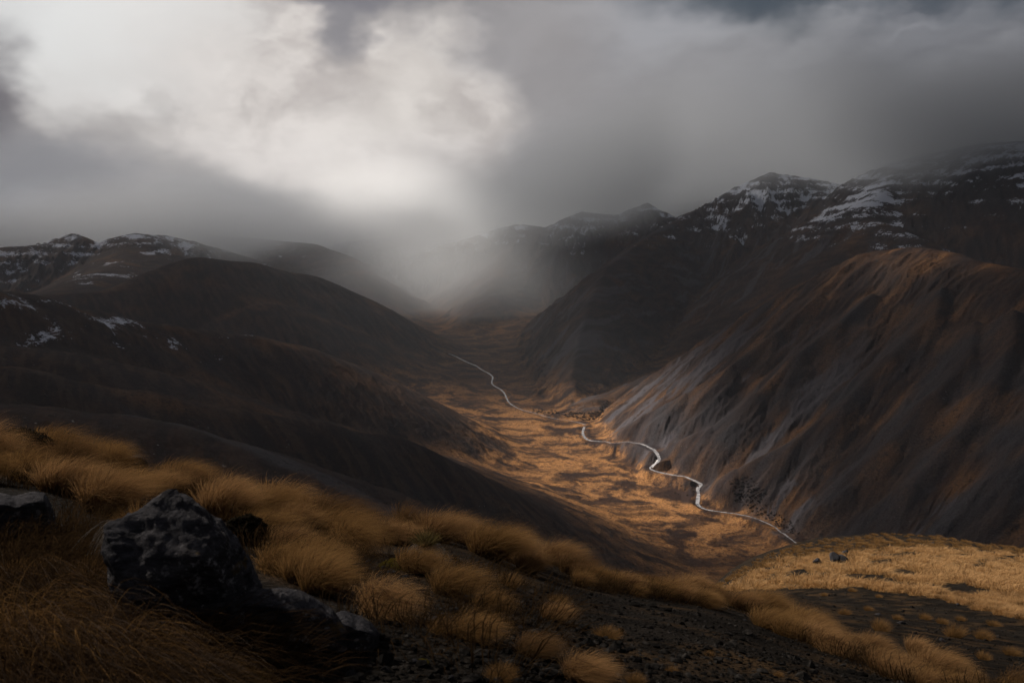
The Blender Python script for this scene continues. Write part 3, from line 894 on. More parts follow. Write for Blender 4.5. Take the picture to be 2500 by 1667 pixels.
SINGLES = [  # px, py of the root, width in px, mesh (0 plume, 1 short), words
    (1120, 1318, 150, 0), (1185, 1322, 130, 0), (1245, 1372, 150, 0), (1300, 1350, 120, 0), (1335, 1372, 130, 0), (1290, 1398, 120, 0),
    (1100, 1452, 190, 0), (1190, 1500, 150, 0), (930, 1500, 190, 0), (1010, 1395, 150, 0), (780, 1450, 210, 0), (690, 1400, 220, 0),
    (1350, 1512, 130, 0), (1300, 1600, 150, 0), (1150, 1560, 170, 0), (1420, 1660, 170, 0), (1480, 1555, 110, 1), (1240, 1430, 110, 1),
    (1080, 1545, 130, 1), (1360, 1470, 80, 1), (1220, 1660, 150, 1), (1550, 1668, 90, 1), (1640, 1640, 60, 1),
    (1840, 1488, 120, 0), (1900, 1510, 110, 0), (2150, 1540, 75, 1), (2190, 1512, 40, 1), (2258, 1512, 45, 1), (2300, 1522, 45, 1), (2330, 1555, 80, 1),
    (2400, 1560, 80, 1), (2345, 1515, 38, 1), (2425, 1528, 44, 1), (2012, 1455, 30, 1), (2080, 1445, 34, 1), (2145, 1458, 30, 1), (2060, 1500, 46, 1),
    (2120, 1490, 40, 1), (2400, 1610, 60, 1), (2470, 1600, 60, 1), (2235, 1600, 90, 0), (2300, 1625, 90, 0), (120, 1400, 120, 1), (215, 1425, 150, 1),
    (480, 1590, 120, 1), (560, 1610, 90, 1), (40, 1420, 130, 1), (850, 1560, 80, 1), (640, 1560, 70, 1), (1730, 1600, 40, 1), (1900, 1650, 40, 1),
]


def scatter(poly, sx, sy, seed, jit=.45):
    r = np.random.default_rng(seed)
    x0, x1 = min(p[0] for p in poly), max(p[0] for p in poly); y0, y1 = min(p[1] for p in poly), max(p[1] for p in poly)
    gx, gy = np.meshgrid(np.arange(x0, x1, sx), np.arange(y0, y1, sy))
    gx = gx + r.uniform(-jit, jit, gx.shape) * sx + (np.arange(gx.shape[0]) % 2)[:, None] * sx * .5
    gy = gy + r.uniform(-jit, jit, gy.shape) * sy
    m = inpoly(gx, gy, poly)
    return gx[m], gy[m]


def put_tussock(q, wpx, me, label, group, r, minw=.25):
    s = max(wpx * q[3] / FPX, minw)
    o = link('tussock', me, (q[0], q[1], q[2] - .01), r.uniform(-.75, .6), (s * r.uniform(.85, 1.25), s * r.uniform(.85, 1.1), s * r.uniform(.8, 1.25)))
    return tag(o, label, 'grass tussock', group)


def band_words(px, py, size):
    if px < 905:
        top = np.interp(px, [0, 200, 420, 620, 800, 900], [1062, 1112, 1168, 1222, 1262, 1290])
        row = 'on the left skyline' if py < top + 34 else 'below the left skyline' if py < top + 85 else 'low in the left grass'
        w = 'above the left edge rock' if px < 170 else 'left of the pointed boulder' if px < 330 else 'behind the pointed boulder' if px < 520 else 'up and right of the pointed boulder' if px < 700 else 'towards the speargrass'
    elif px < 1400:
        row = 'on the middle brow'
        w = 'beside the speargrass' if px < 1110 else 'at its rounded top' if px < 1280 else 'where it dips to the right'
    elif py < 1500 and px < 1790:
        row = 'in the line of grass above bare gravel'
        w = 'at its left end' if px < 1520 else 'in its middle' if px < 1660 else 'at its right end'
    else:
        row = 'in the lower right grass line'
        w = 'at its upper end' if px < 2020 else 'halfway along' if px < 2230 else 'near the bottom right corner'
    lab = f'{size} golden tussock {row}, {w}'
    return lab, f'{size} tussocks {row}, {w}'


def build_tussocks():
    r = np.random.default_rng(21)
    bands = [(DENSE_A, 88, 42, 'windblown golden tussock in the thick grass band along the brow at left', 'tussocks in the thick grass at left', 165),
             (DENSE_B, 80, 36, 'backlit golden tussock on the rounded brow in the middle', 'tussocks on the middle brow', 185),
             (DENSE_C, 46, 18, 'straw tussock in the combed line of grass along the brow above bare gravel', 'tussocks along the gravel brow', 100),
             (DENSE_D, 56, 24, 'straw tussock in the grass line running down to the lower right corner', 'tussocks down to the lower right', 115)]
    n = 0
    for poly, sx, sy, lab, grp, w in bands:
        gx, gy = scatter(poly, sx, sy, 31 + n)
        q = near_cast(gx, gy)
        for k in range(len(gx)):
            if q[k, 3] < 0 or q[k, 3] > 40: continue
            f = r.uniform(.7, 1.25)
            lb, gp = band_words(gx[k], gy[k], 'broad' if f > 1.06 else 'small' if f < .86 else 'middling')
            put_tussock(q[k], w * f, TUS[r.integers(len(TUS))], lb, gp, r); n += 1
    # places by name for the free-standing ones
    def where(px, py, w, t):
        size = 'broad' if w > 140 else 'middling' if w > 85 else 'small'
        if px > 1800:
            return f'{size} tussock standing alone on the bare gravel slope at right', 'lone tussocks on the gravel slope'
        if px > 1400 and py > 1500:
            return f'{size} dark tussock low on the shaded gravel in the foreground', 'tussocks low on the shaded gravel'
        if px < 650:
            return f'{size} ochre tussock beside the big boulder at lower left', 'tussocks round the big boulder'
        if py < 1420:
            return f'{size} golden tussock with a shaded foot near the middle brow', 'tussocks near the middle brow'
        return f'{size} golden tussock among stones below the middle brow', 'tussocks among stones below the middle brow'
    S = np.array([(a, b) for a, b, c, d in SINGLES], float)
    q = near_cast(S[:, 0], S[:, 1])
    for k, (a, b, w, t) in enumerate(SINGLES):
        if q[k, 3] < 0: continue
        me = (TUS if t == 0 else TUF)[r.integers(7 if t == 0 else 4)]
        lab, grp = where(a, b, w, t)
        put_tussock(q[k], w, me, lab, grp + (', ' + lab.split()[0]), r, .12); n += 1
    return n


N_TUS = build_tussocks()

# tussocks on the knoll
KNOLL_MAT = [(1755, 1440), (1820, 1402), (1900, 1372), (2000, 1356), (2100, 1346), (2250, 1338), (2400, 1340), (2620, 1372), (2620, 1560), (2500, 1512), (2380, 1490), (2290, 1462), (2200, 1450), (2110, 1436), (2000, 1436), (1900, 1438), (1800, 1446)]
KNOLL_TOP = [(1712, 1452), (1780, 1412 - 8), (1850, 1368), (1930, 1336), (2030, 1314), (2120, 1302), (2250, 1301), (2400, 1318), (2620, 1352), (2620, 1376), (2400, 1342), (2250, 1340), (2100, 1348), (1900, 1374), (1800, 1412)]


def lowpoly_set(mat, k, n, seed):
    return [blades(n, rb=.24, L=(.42, .72), spread=.6, wind=.42, sag=.34, w=.018, seg=3, rng=np.random.default_rng(seed + i)) for i in range(k)]


def build_knoll():
    global N_TUS
    r = np.random.default_rng(77)
    gx, gy = scatter(KNOLL_MAT, 15, 6.5, 51, .5)
    q = near_cast(gx, gy, 20, 220, 900)
    m = (q[:, 3] > 30) & (q[:, 3] < 165)
    gx, gy, q = gx[m], gy[m], q[m]
    dens = fbm(q[:, 0] / 5.0, q[:, 1] / 5.0, 3, 88)
    m = dens > -.16
    # bare gravel tongue inside the mat
    m &= ~inpoly(gx, gy, [(1990, 1412), (2080, 1400), (2160, 1404), (2230, 1432), (2150, 1428), (2060, 1418)])
    gx, gy, q = gx[m], gy[m], q[m]
    order = np.argsort(-gy + r.uniform(-6, 6, len(gy)))      # the lowest in the picture show largest
    names = [tag for tag in range(0)]
    nind = max(0, 292 - N_TUS)
    meshes = []
    for i in range(5):
        V, F, al, ti = blades(260, rb=.24, L=(.42, .72), spread=.6, wind=.42, sag=.34, w=.013, seg=3, rng=np.random.default_rng(600 + i))
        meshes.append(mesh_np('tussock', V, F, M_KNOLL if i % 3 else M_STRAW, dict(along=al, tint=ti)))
    low = 0
    for k in order[:nind]:
        s = r.uniform(.7, 1.35)
        o = link('tussock', meshes[r.integers(5)], (q[k, 0], q[k, 1], q[k, 2] - .03), r.uniform(-.6, .6), (s * 1.15, s, s * .85))
        sz = 'broad' if s > 1.12 else 'small' if s < .9 else 'middling'
        wh = 'near its left tip' if gx[k] < 2000 else 'below the rock outcrop' if gx[k] < 2200 else 'right of the outcrop' if gx[k] < 2370 else 'by the right picture edge'
        tag(o, f'{sz} sunlit tussock at the lower edge of the grassy knoll, {wh}', 'grass tussock', f'{sz} tussocks at the lower edge of the knoll, {wh}'); low += 1
    base = [blades(120, rb=.30, L=(.45, .80), spread=.6, wind=.42, sag=.30, w=.028, seg=2, rng=np.random.default_rng(700 + i)) for i in range(8)]
    def merge(name, Q, smin, smax, mat, label):
        VV, FF, AA, TT = [], [], [], []; off = 0
        for p in Q:
            V, F, al, ti = base[r.integers(8)]
            s = r.uniform(smin, smax); c, sn = math.cos(r.uniform(-.6, .6)), math.sin(r.uniform(-.6, .6))
            W = np.stack([(V[:, 0] * c - V[:, 1] * sn) * s * 1.2 + p[0], (V[:, 0] * sn + V[:, 1] * c) * s + p[1], V[:, 2] * s * .85 + p[2] - .04], -1)
            VV.append(W); FF.append(F + off); AA.append(al); TT.append(ti * .6 + .4 * r.uniform()); off += len(V)
        me = mesh_np(name, np.concatenate(VV), np.concatenate(FF), mat, dict(along=np.concatenate(AA), tint=np.concatenate(TT)))
        o = link(name, me); tag(o, label, 'grass', None, 'stuff')
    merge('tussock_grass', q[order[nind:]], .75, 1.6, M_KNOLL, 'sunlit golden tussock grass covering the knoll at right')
    gx, gy = scatter(KNOLL_TOP, 15, 4.2, 52, .5)
    q = near_cast(gx, gy, 60, 260, 900); q = q[q[:, 3] > 70]
    d = fbm(q[:, 0] / 9, q[:, 1] / 5, 3, 89)
    q = q[d > -.22]
    merge('tussock_grass', q, .6, 1.1, M_OCHRE, 'brown tussock grass scattered over the far top of the knoll')


build_knoll()


def build_grass():
    """low infill between the foreground tussocks: one mass of short blades"""
    VV, FF, AA, TT = [], [], [], []; off = 0
    r = np.random.default_rng(5)
    base = [blades(90, rb=.30, L=(.22, .42), spread=.7, wind=.5, sag=.4, w=.006, seg=3, rng=np.random.default_rng(800 + i)) for i in range(8)]
    for poly, sx, sy in ((DENSE_A, 42, 24), (DENSE_B, 46, 24), (DENSE_C, 22, 9), (DENSE_D, 26, 11), ([(620, 1400), (900, 1380), (1250, 1390), (1350, 1460), (1350, 1600), (1150, 1667), (900, 1560), (750, 1480)], 95, 60), ([(-40, 1290), (330, 1290), (370, 1400), (300, 1500), (-40, 1500)], 46, 26), ([(380, 1560), (620, 1600), (700, 1667), (350, 1690)], 50, 34)):
        gx, gy = scatter(poly, sx, sy, 61, .5)
        for p in near_cast(gx, gy):
            if p[3] < 0 or p[3] > 40: continue
            V, F, al, ti = base[r.integers(8)]
            s = r.uniform(.6, 1.2); a = r.uniform(-.7, .7); c, sn = math.cos(a), math.sin(a)
            VV.append(np.stack([(V[:, 0] * c - V[:, 1] * sn) * s + p[0], (V[:, 0] * sn + V[:, 1] * c) * s + p[1], V[:, 2] * s + p[2]], -1))
            FF.append(F + off); AA.append(al); TT.append(ti); off += len(V)
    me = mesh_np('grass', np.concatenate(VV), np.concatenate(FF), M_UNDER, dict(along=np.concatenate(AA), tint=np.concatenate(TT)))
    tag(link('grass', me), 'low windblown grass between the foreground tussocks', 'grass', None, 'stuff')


build_grass()


def build_near_grass():
    """long arching stems close to the camera at the lower left"""
    spots = [(40, 1560, 300), (150, 1610, 340), (260, 1640, 330), (60, 1660, 300), (330, 1600, 260), (180, 1500, 260), (20, 1490, 240), (420, 1660, 260), (300, 1700, 320), (120, 1710, 320), (500, 1690, 220), (-60, 1620, 320), (240, 1560, 250)]
    S = np.array([(a, b) for a, b, c in spots], float)
    q = near_cast(S[:, 0], S[:, 1], 1.0)
    ms = []
    for i in range(4):
        rr = np.random.default_rng(900 + i)
        ms.append(clump_mesh('grass_clump', M_DRY if i < 3 else M_OCHRE, 330, rb=.22, L=(.5, 1.0), spread=.55, wind=.75, sag=.42, w=.0062, seg=9, rng=rr, curl=.25))
    r = np.random.default_rng(3)
    for k, (a, b, w) in enumerate(spots):
        s = w * q[k, 3] / FPX * 1.15
        o = link('grass_clump', ms[r.integers(4)], (q[k, 0], q[k, 1], q[k, 2] - .02), r.uniform(-.6, .6), (s, s, s))
        sz = 'large' if w > 310 else 'medium' if w > 255 else 'small'
        wh = 'at the left picture edge' if a < 80 else 'under the pointed boulder' if a > 290 else 'between left edge and pointed boulder'
        rw = 'cut by the bottom edge' if b > 1630 else 'furthest back' if b < 1530 else 'in the middle row'
        tag(o, f'{sz} russet long-stemmed grass clump {wh}, {rw}', 'grass clump', f'long grass, {sz}, {wh}, {rw}')
    # grey dead tuft hanging over the boulder's left side
    p = near_cast([318], [1400])[0]
    me = clump_mesh('dry_tuft', M_GREY, 130, rb=.035, L=(.30, .62), spread=.9, wind=-.25, sag=1.25, w=.0045, seg=8, up=.55, curl=.3, rng=np.random.default_rng(12))
    tag(link('dry_tuft', me, (p[0] + .02, p[1] - .05, p[2] + .30), 0, (.75, .75, .75)), 'grey dead tuft of stems hanging down the left face of the big boulder', 'dry grass')
    me = clump_mesh('tussock_tuft', M_OCHRE, 700, rb=.06, L=(.12, .2), spread=.8, wind=.1, sag=.1, w=.003, seg=3, rng=np.random.default_rng(13))
    tag(link('tussock_tuft', me, (p[0] + .09, p[1] - .04, p[2] + .27)), 'small ochre tuft growing on the left face of the big boulder', 'grass tuft')


build_near_grass()


def build_spear():
    p = near_cast([1040], [1372])[0]
    root = bpy.data.objects.new('speargrass', None); COL.objects.link(root); root.location = (p[0], p[1], p[2])
    tag(root, 'spiky dark speargrass with a skirt of drooping grey dead leaves, left of the middle brow', 'speargrass plant')
    k = 110 * p[3] / FPX
    a = clump_mesh('crown', M_SPEAR, 240, rb=.12, L=(.40, .55), spread=1.2, wind=.0, sag=.12, w=.022, seg=4, rng=np.random.default_rng(15))
    link('crown', a, (0, 0, .40 * k), 0, (k, k, k), root)
    b = clump_mesh('dead_leaves', M_GREY, 420, rb=.16, L=(.5, .75), spread=1.0, wind=.05, sag=1.3, w=.010, seg=6, up=.35, rng=np.random.default_rng(16))
    link('dead_leaves', b, (0, 0, .42 * k), 0, (k, k, k), root)


build_spear()


# ------------------------------------------------------------------ rocks
def mat_rock(T, pb, out):
    tc = T.n('ShaderNodeTexCoord').outputs['Object']
    n1 = T.noise(tc, 2.2, 7, .68); n2 = T.noise(tc, 11, 6, .7); n3 = T.noise(T.vm('MULTIPLY', tc, (1, 1, 3.5)), 5.0, 6, .65)
    c = T.mix(T.ss(n3, .35, .65), (.022, .022, .026), (.060, .060, .067))
    c = T.mix(T.ss(n1, .45, .6), c, (.038, .036, .038))
    c = T.mix(T.m('MULTIPLY', T.ss(T.noise(tc, 26, 6, .75), .54, .62), T.ss(n1, .42, .6)), c, (.20, .195, .20))        # pale lichen
    c = T.mix(T.ss(T.noise(tc, 6, 4, .6), .64, .70), c, (.07, .05, .025))
    T.link(c, pb.inputs['Base Color'])
    bp = T.n('ShaderNodeBump'); bp.inputs['Strength'].default_value = 1.0; bp.inputs['Distance'].default_value = .05
    T.link(T.m('ADD', n3, T.m('MULTIPLY', n2, .7)), bp.inputs['Height']); T.link(bp.outputs[0], pb.inputs['Normal'])


M_ROCK = bsdf_mat('rock', mat_rock)


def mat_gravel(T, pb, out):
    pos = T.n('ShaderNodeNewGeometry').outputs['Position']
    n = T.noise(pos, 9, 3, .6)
    T.link(T.mix(T.ss(n, .45, .68), (.006, .0055, .005), (.036, .033, .030)), pb.inputs['Base Color'])  # stones darkened like the soil, vignetting painted into the colour


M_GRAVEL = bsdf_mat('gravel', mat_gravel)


def ico(sub):
    me = bpy.data.meshes.new('tmp'); import bmesh
    bm = bmesh.new(); bmesh.ops.create_icosphere(bm, subdivisions=sub, radius=1.0); bm.to_mesh(me); bm.free()
    V = np.zeros(len(me.vertices) * 3, np.float32); me.vertices.foreach_get('co', V)
    F = np.zeros(len(me.loops), np.int32); me.loops.foreach_get('vertex_index', F)
    bpy.data.meshes.remove(me)
    return V.reshape(-1, 3).astype(float), F.reshape(-1, 3)


ICO = {s: ico(s) for s in (1, 2, 3, 5, 6)}


def n3d(V, f, seed, oct=4, ridged=False):
    x, y, z = V[:, 0] * f, V[:, 1] * f, V[:, 2] * f
    return (fbm(x + .7 * z, y - .3 * z, oct, seed, .55, ridged) + fbm(y + .5 * x, z + 3.1, oct, seed + 7, .55, ridged) + fbm(z - .4 * y, x + 7.7, oct, seed + 13, .55, ridged)) / 1.8


def rock_sil(poly, depth, seed, rough=.06, sub=6, p=2.6, strata=.0, taper=.3):
    """a boulder whose outline follows poly (x, z metres round its middle), rounded off in depth"""
    D, F = ICO[sub]
    pol = np.array(poly, float)
    ang = np.unwrap(np.arctan2(pol[:, 1], pol[:, 0])); rad = np.hypot(pol[:, 0], pol[:, 1])
    o = np.argsort(ang % (2 * math.pi)); aa = (ang % (2 * math.pi))[o]; rr = rad[o]
    aa = np.concatenate([[aa[-1] - 2 * math.pi], aa, [aa[0] + 2 * math.pi]]); rr = np.concatenate([[rr[-1]], rr, [rr[0]]])
    th = np.arctan2(D[:, 2], D[:, 0]) % (2 * math.pi)
    rs = np.interp(th, aa, rr)
    s = np.hypot(D[:, 0], D[:, 2]); y = np.abs(D[:, 1])
    rho = 1.0 / ((s / rs) ** p + (y / depth) ** p) ** (1 / p)
    V = D * rho[:, None]
    V[:, 1] *= 1 - taper * np.clip(V[:, 2] / V[:, 2].max(), 0, 1)
    # broken facets
    rg = np.random.default_rng(seed)
    for _ in range(16):
        n = rg.normal(size=3) * np.array([.3, 1, .10]); n[1] = -abs(n[1]); n /= np.linalg.norm(n)
        d = V @ n; lim = np.percentile(d, rg.uniform(84, 96))
        V = V - n[None] * np.maximum(d - lim, 0)[:, None] * .85
    size = rad.mean()
    dsp = rough * n3d(V / size, 1.3, seed, 5) + rough * .35 * n3d(V / size, 7.0, seed + 9, 5, True) + rough * .8 * n3d(V / size, 2.6, seed + 3, 6, True)
    if strata: dsp = dsp + strata * np.sin((V[:, 2] * .9 + V[:, 0] * .35) / size * 26 + 5 * n3d(V / size, 1.0, seed + 5, 3)) * .5
    V = V + D * ((dsp - dsp.mean()) * size)[:, None]
    return V, F


def stone(seed, sub=3):
    D, F = ICO[sub]; rg = np.random.default_rng(seed)
    V = D.copy()
    for _ in range(11):
        n = rg.normal(size=3); n /= np.linalg.norm(n)
        d = V @ n; V = V - n[None] * np.maximum(d - rg.uniform(.5, .8), 0)[:, None]
    V = V * np.array([1, rg.uniform(.6, .95), rg.uniform(.4, .7)]) + D * .05 * n3d(D, 2.0, seed)[:, None]
    return V, F


def build_rocks():
    def sil(name, pts, c, dep, base, seed, label, **kw):
        q = near_cast([base[0]], [base[1]])[0]; D = q[3] + kw.pop('back', .15)
        m = D / FPX / math.cos(math.radians(15))
        ctr = P(c[0], c[1], D)
        poly = [((a - c[0]) * m, (c[1] - b) * m) for a, b in pts]
        V, F = rock_sil(poly, dep, seed, **kw)
        o = link(name, mesh_np(name, V, F, M_ROCK), ctr); tag(o, label, 'boulder')
        o.rotation_euler = (0, 0, -math.atan2(ctr[0], ctr[1]))
        return o
    sil('boulder', [(394, 1140), (410, 1142), (442, 1196), (482, 1245), (520, 1290), (552, 1335), (590, 1392), (612, 1450), (612, 1520), (590, 1600), (500, 1640), (400, 1620), (330, 1540), (285, 1440), (225, 1370), (235, 1300), (300, 1268), (350, 1245), (372, 1228), (384, 1190)],
        (440, 1410), .38, (470, 1560), 4, 'big pointed grey boulder with pale lichen, largest rock at lower left', rough=.085, strata=.02, back=.2, taper=.72)
    sil('boulder', [(600, 1445), (650, 1437), (720, 1448), (765, 1475), (800, 1505), (840, 1560), (830, 1610), (700, 1640), (600, 1620), (575, 1540), (585, 1470)],
        (700, 1545), .24, (700, 1600), 9, 'low layered rock with white lichen streaks leaning against the big boulder', rough=.05, strata=.035, sub=6, taper=.5)
    sil('boulder', [(-60, 1238), (40, 1230), (105, 1234), (140, 1255), (155, 1285), (150, 1310), (60, 1345), (-60, 1340), (-100, 1280)],
        (30, 1290), .35, (60, 1330), 17, 'dark rounded rock at the left edge below the windblown grass', rough=.05, sub=5)
    sil('boulder', [(830, 1500), (870, 1520), (920, 1560), (940, 1610), (880, 1640), (800, 1620), (790, 1550)],
        (865, 1575), .25, (870, 1610), 19, 'small dark rock right of the layered rock', rough=.06, sub=5)
    sil('boulder', [(150, 1098), (165, 1088), (180, 1092), (190, 1102), (186, 1112), (155, 1112)][0:0] or [(305, 1122), (325, 1116), (350, 1125), (356, 1140), (330, 1148), (300, 1140)],
        (328, 1132), .25, (328, 1150), 29, 'small rock poking out of the grass on the left skyline', rough=.06, sub=5)
    # named small stones
    r = np.random.default_rng(2)
    sm = [mesh_np('stone', *stone(40 + i), M_ROCK) for i in range(9)]
    spots = [(1763, 1462, 15, 'pale stone'), (1790, 1470, 20, 'pale stone'), (1745, 1475, 16, 'pale stone'), (1200, 1344, 10, 'pale stone'), (1212, 1352, 8, 'pale stone'),
             (1270, 1535, 22, 'pale stone'), (1082, 1505, 26, 'pale stone'), (1062, 1512, 22, 'pale stone'), (1170, 1462, 34, 'grey rock'), (1195, 1456, 24, 'grey rock'),
             (900, 1300 + 75, 20, 'grey rock'), (960, 1400, 30, 'grey rock'), (990, 1412, 24, 'grey rock'), (940, 1388, 22, 'grey rock'), (20, 1310, 26, 'pale stone'),
             (110, 1300, 20, 'pale stone'), (185, 1308, 22, 'pale stone'), (312, 1318, 16, 'pale stone'), (255, 1373, 12, 'pale stone'), (120, 1375, 34, 'pale stone'),
             (690, 1560 + 30, 30, 'grey rock'), (760, 1590, 30, 'grey rock'), (940, 1640, 34, 'grey rock'), (1010, 1620, 30, 'grey rock'), (860, 1650, 34, 'grey rock'),
             (760, 1640, 30, 'grey rock'), (1100, 1660, 26, 'grey rock'), (2145, 1500, 18, 'grey rock'), (2200, 1522, 22, 'grey rock'), (2300, 1565, 20, 'grey rock'), (2340, 1478, 10, 'pale stone'),
             (1820, 1515, 14, 'grey rock'), (1850, 1520, 20, 'grey rock')]
    S = np.array([(a, b) for a, b, *_ in spots], float); q = near_cast(S[:, 0], S[:, 1])
    for k, (a, b, w, kind) in enumerate(spots):
        s = w * q[k, 3] / FPX * .55
        o = link('stone', sm[r.integers(9)], (q[k, 0], q[k, 1], q[k, 2] + s * .12), r.uniform(0, 6), (s, s, s))
        if a > 2100: lab, g = f'{kind} lying on the bare gravel slope at right', 'gravel slope'
        elif a > 1700: lab, g = f'{kind} on the shaded gravel just below the grass line', 'grass line'
        elif a > 1190 and b < 1400: lab, g = f'{kind} in the shade under the middle brow tussocks', 'middle brow'
        elif a > 880 and b < 1480: lab, g = f'{kind} between tussocks below the middle brow', 'middle tussocks'
        elif a > 600: lab, g = f'{kind} on the dark ground at the bottom, right of the boulders', 'bottom'
        else: lab, g = f'{kind} on dark ground left of the big boulder', 'left ground'
        tag(o, lab, 'stone', f'{kind}s, {g}')
    # rocks on the knoll
    kr = [(1996, 1378, 26, 26, 'left rock of the outcrop on the sunlit knoll'), (2036, 1372, 34, 24, 'middle rock of the outcrop on the sunlit knoll'), (2058, 1368, 28, 26, 'right rock of the outcrop on the sunlit knoll'), (2064, 1352, 20, 20, 'dark rock just behind the outcrop on the knoll'), (2278, 1330, 12, 12, 'dark rock alone on the far top of the knoll')]
    S = np.array([(a, b) for a, b, *_ in kr], float); q = near_cast(S[:, 0], S[:, 1], 30, 220, 900)
    for k, (a, b, w, h, lab) in enumerate(kr):
        s = w * q[k, 3] / FPX * .55
        tag(link('rock', sm[k], (q[k, 0], q[k, 1], q[k, 2] + s * .35), k * 1.3, (s, s, s * 1.5)), lab, 'rock')
    # gravel
    gx, gy = [], []
    for poly, sx, sy in (([(1350, 1440), (1800, 1480), (1900, 1535), (2100, 1610), (2400, 1700), (1200, 1720), (1250, 1480)], 9, 8), ([(1900, 1440), (2200, 1455), (2500, 1520), (2500, 1660), (2350, 1625), (2050, 1545), (1900, 1480)], 9, 6),
                         ([(600, 1540), (1300, 1400), (1350, 1480), (1250, 1720), (600, 1720)], 16, 13), ([(-40, 1290), (350, 1290), (350, 1400), (-40, 1400)], 16, 12), ([(620, 1330), (1250, 1330), (1300, 1500), (900, 1500)], 18, 12)):
        a, b = scatter(poly, sx, sy, 91, .6); gx.append(a); gy.append(b)
    gx = np.concatenate(gx); gy = np.concatenate(gy)
    q = near_cast(gx, gy); q = q[(q[:, 3] > 0) & (q[:, 3] < 70)]
    lo = [stone(70 + i, 1) for i in range(10)]
    VV, FF = [], []; off = 0
    for p in q:
        V, F = lo[r.integers(10)]
        s = min(r.lognormal(-4.35, .6), .07) * (1 + p[3] / 30); a = r.uniform(0, 6.28); c, sn = math.cos(a), math.sin(a)
        VV.append(np.stack([(V[:, 0] * c - V[:, 1] * sn) * s + p[0], (V[:, 0] * sn + V[:, 1] * c) * s + p[1], V[:, 2] * s + p[2] + s * .1], -1)); FF.append(F + off); off += len(V)
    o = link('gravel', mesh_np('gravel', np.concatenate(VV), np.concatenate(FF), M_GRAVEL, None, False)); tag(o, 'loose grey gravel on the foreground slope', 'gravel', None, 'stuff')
    # a bleached stick
    p = near_cast([1135, 1205], [1467, 1482])
    V, F = [], []
    for t in np.linspace(0, 1, 9):
        c = p[0, :3] * (1 - t) + p[1, :3] * t + np.array([0, 0, .035 + .012 * math.sin(t * 7)]); rad = .009 * (1 - .5 * t)
        V += [(c[0], c[1] + rad * math.cos(j * math.pi / 3), c[2] + rad * math.sin(j * math.pi / 3)) for j in range(6)]
    F = [(i * 6 + j, i * 6 + (j + 1) % 6, (i + 1) * 6 + (j + 1) % 6, (i + 1) * 6 + j) for i in range(8) for j in range(6)]
    tag(link('stick', mesh_np('stick', np.array(V), np.array(F), M_GREY, dict(along=np.ones(54), tint=np.zeros(54)))), 'thin bleached stick lying in front of a grey rock below the middle brow', 'stick')


build_rocks()


# ------------------------------------------------------------------ shrubs, moss
def leafball(n, rx, ry, rz, leaf, seed, shell=.55):
    """a dense shrub: many small leaf faces through a lumpy dome"""
    rg = np.random.default_rng(seed)
    d = rg.normal(size=(n, 3)); d /= np.linalg.norm(d, axis=1)[:, None]; d[:, 2] = np.abs(d[:, 2])
    lump = 1 + .22 * n3d(d, 1.6, seed, 3)
    rad = rg.uniform(shell, 1, n) ** .6 * lump
    C = d * rad[:, None] * np.array([rx, ry, rz])
    t1 = rg.normal(size=(n, 3)); t1 /= np.linalg.norm(t1, axis=1)[:, None]
    t2 = np.cross(t1, rg.normal(size=(n, 3))); t2 /= np.linalg.norm(t2, axis=1)[:, None]
    s = leaf * rg.uniform(.6, 1.4, (n, 1))
    V = np.stack([C - t1 * s, C + t2 * s * .45, C + t1 * s, C - t2 * s * .45], 1).reshape(-1, 3)
    F = np.arange(4 * n).reshape(-1, 4)
    return V, F, np.repeat(np.clip(d[:, 2], 0, 1), 4), np.repeat(rg.uniform(0, 1, n), 4)


def build_shrubs():
    for k, (px, py, w, h, lab) in enumerate([(468, 1166, 88, 46, 'round dark cushion shrub on the left skyline'), (676, 1226, 40, 34, 'small dark shrub in the grass right of the round skyline shrub'), (20, 1108, 210, 62, 'wide dark shrub at the left edge of the grass brow'), (600, 1322, 130, 80, 'dark shrub in the hollow between the big boulder and golden grass')]):
        p = near_cast([px], [py])[0]; s = p[3] / FPX
        V, F, al, ti = leafball(9000, w * s * .5, w * s * .4, h * s, .018, 300 + k)
        tag(link('shrub', mesh_np('shrub', V, F, M_SCRUB, dict(along=al, tint=ti)), (p[0], p[1], p[2] - .05)), lab, 'shrub')
    m0 = [leafball(2600, .5, .5, .22, .02, 320 + k) for k in range(4)]
    ms = [mesh_np('moss_cushion', V, F, M_MOSS, dict(along=a, tint=t)) for V, F, a, t in m0]
    r = np.random.default_rng(9)
    mo = [(420, 1640, 110), (480, 1655, 120), (530, 1640, 90), (560, 1660, 110), (620, 1655, 90), (740, 1565, 60), (705, 1560, 50), (400, 1450, 60), (965, 1385, 90), (1010, 1392, 70), (1030, 1620, 40), (450, 1620, 70)]
    q = near_cast([a for a, b, c in mo], [b for a, b, c in mo])
    for k, (a, b, w) in enumerate(mo):
        s = w * q[k, 3] / FPX
        if a < 640 and b > 1600: lab, g = 'yellow-green moss cushion on the ground under the big boulder', 'moss under the big boulder'
        elif a in (965, 1010): lab, g = 'bright yellow cushion plant beside stones left of the middle', 'yellow cushions left of the middle'
        elif b < 1500: lab, g = 'moss cushion at the left foot of the big boulder', None
        elif a > 1000: lab, g = 'small orange moss cushion among bottom stones', None
        else: lab, g = 'orange moss on the foot of the layered rock', 'moss on the layered rock'
        tag(link('moss_cushion', ms[r.integers(4)], tuple(q[k, :3]), r.uniform(0, 6), (s, s, s)), lab, 'moss', g)


build_shrubs()


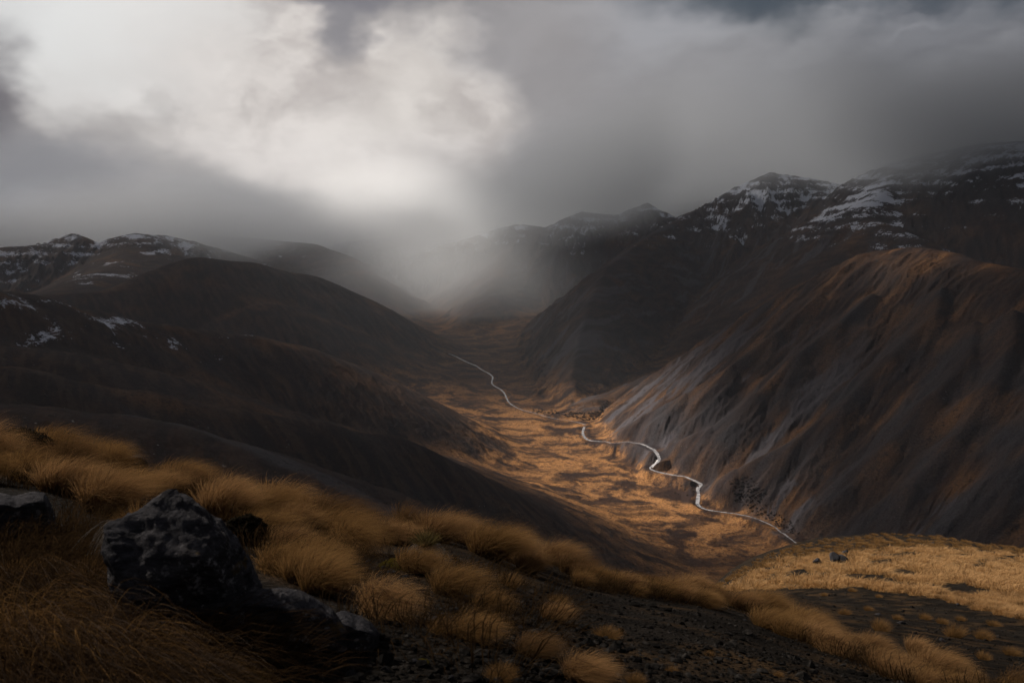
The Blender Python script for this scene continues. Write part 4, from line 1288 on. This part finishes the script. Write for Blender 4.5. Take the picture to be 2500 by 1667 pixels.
# ------------------------------------------------------------------ the stream
def mat_water(T, pb, out):
    pos = T.n('ShaderNodeNewGeometry').outputs['Position']
    n = T.noise(pos, .22, 5, .7)
    c = T.mix(T.ss(n, .38, .60), (.14, .15, .17), (.42, .42, .44))
    T.link(c, pb.inputs['Base Color'])
    pb.inputs['Roughness'].default_value = .22; pb.inputs['Specular IOR Level'].default_value = .8
    bp = T.n('ShaderNodeBump'); bp.inputs['Strength'].default_value = .5; bp.inputs['Distance'].default_value = .3
    T.link(T.noise(pos, .8, 4, .7), bp.inputs['Height']); T.link(bp.outputs[0], pb.inputs['Normal'])


M_WATER = bsdf_mat('stream_water', mat_water)


def stream(name, W):
    d = np.gradient(W[:, :2], axis=0); d /= np.linalg.norm(d, axis=1)[:, None] + 1e-9
    nrm = np.stack([-d[:, 1], d[:, 0]], -1)
    m = 4; V = []
    wl = fbm(np.arange(len(W)) / 4.0, np.zeros(len(W)), 4, 8); wr = fbm(np.arange(len(W)) / 4.0, np.ones(len(W)) * 9, 4, 9)
    for k in range(m + 1):
        f = k / m - .5
        o = f * .66 * W[:, 3] * (1 + 1.1 * (wl if f < 0 else wr))
        V.append(np.stack([W[:, 0] + nrm[:, 0] * o, W[:, 1] + nrm[:, 1] * o, W[:, 2] + .35], -1))
    V = np.stack(V, 1)
    i = np.arange(len(W) - 1)[:, None] * (m + 1) + np.arange(m)[None]
    F = np.stack([i, i + 1, i + m + 2, i + m + 1], -1).reshape(-1, 4)
    o = link(name, mesh_np(name, V.reshape(-1, 3), F, M_WATER)); o['kind'] = 'structure'


for W_ in STREAMS: stream('stream', W_)


def build_scrub():
    """dark scrub along the stream's right bank and in the side gully"""
    VV, FF, AA, TT = [], [], [], []; off = 0
    r = np.random.default_rng(4)
    base = [leafball(150, 1, 1, .8, .20, 340 + i, .1) for i in range(6)]
    for poly, sx, sy, keep, s0 in (([(1780, 1175), (1830, 1165), (1870, 1200), (1850, 1240), (1930, 1275), (1960, 1320), (1900, 1285), (1830, 1250), (1790, 1225)], 5, 3.2, .62, 1.15),
                               ([(1300, 1000), (1370, 1005), (1420, 1012), (1462, 1005), (1466, 988), (1490, 982), (1475, 1002), (1472, 1022), (1430, 1028), (1370, 1016), (1300, 1008)], 6, 3, .95, 2.0),
                               ([(1660, 1190), (1700, 1180), (1695, 1215), (1640, 1205)], 8, 5, .35, 1.3), ([(1420, 1075), (1424, 1085), (1445, 1088)], 5, 3, .6, 1.3)):
        gx, gy = scatter(poly, sx, sy, 92, .6)
        for a, b in zip(gx, gy):
            if r.uniform() > keep: continue
            g = cast(a, b, 500, 3000, 500)
            if g is None: continue
            V, F, al, ti = base[r.integers(6)]; s = s0 * r.uniform(.6, 1.3)
            VV.append(V * s + np.array([g[0], g[1], g[2] - .2])); FF.append(F + off); AA.append(al); TT.append(ti); off += len(V)
    me = mesh_np('scrub', np.concatenate(VV), np.concatenate(FF), M_SCRUB, dict(along=np.concatenate(AA), tint=np.concatenate(TT)))
    tag(link('scrub', me), 'dark scrub along the stream and side gully on the valley floor', 'scrub', None, 'stuff')


build_scrub()
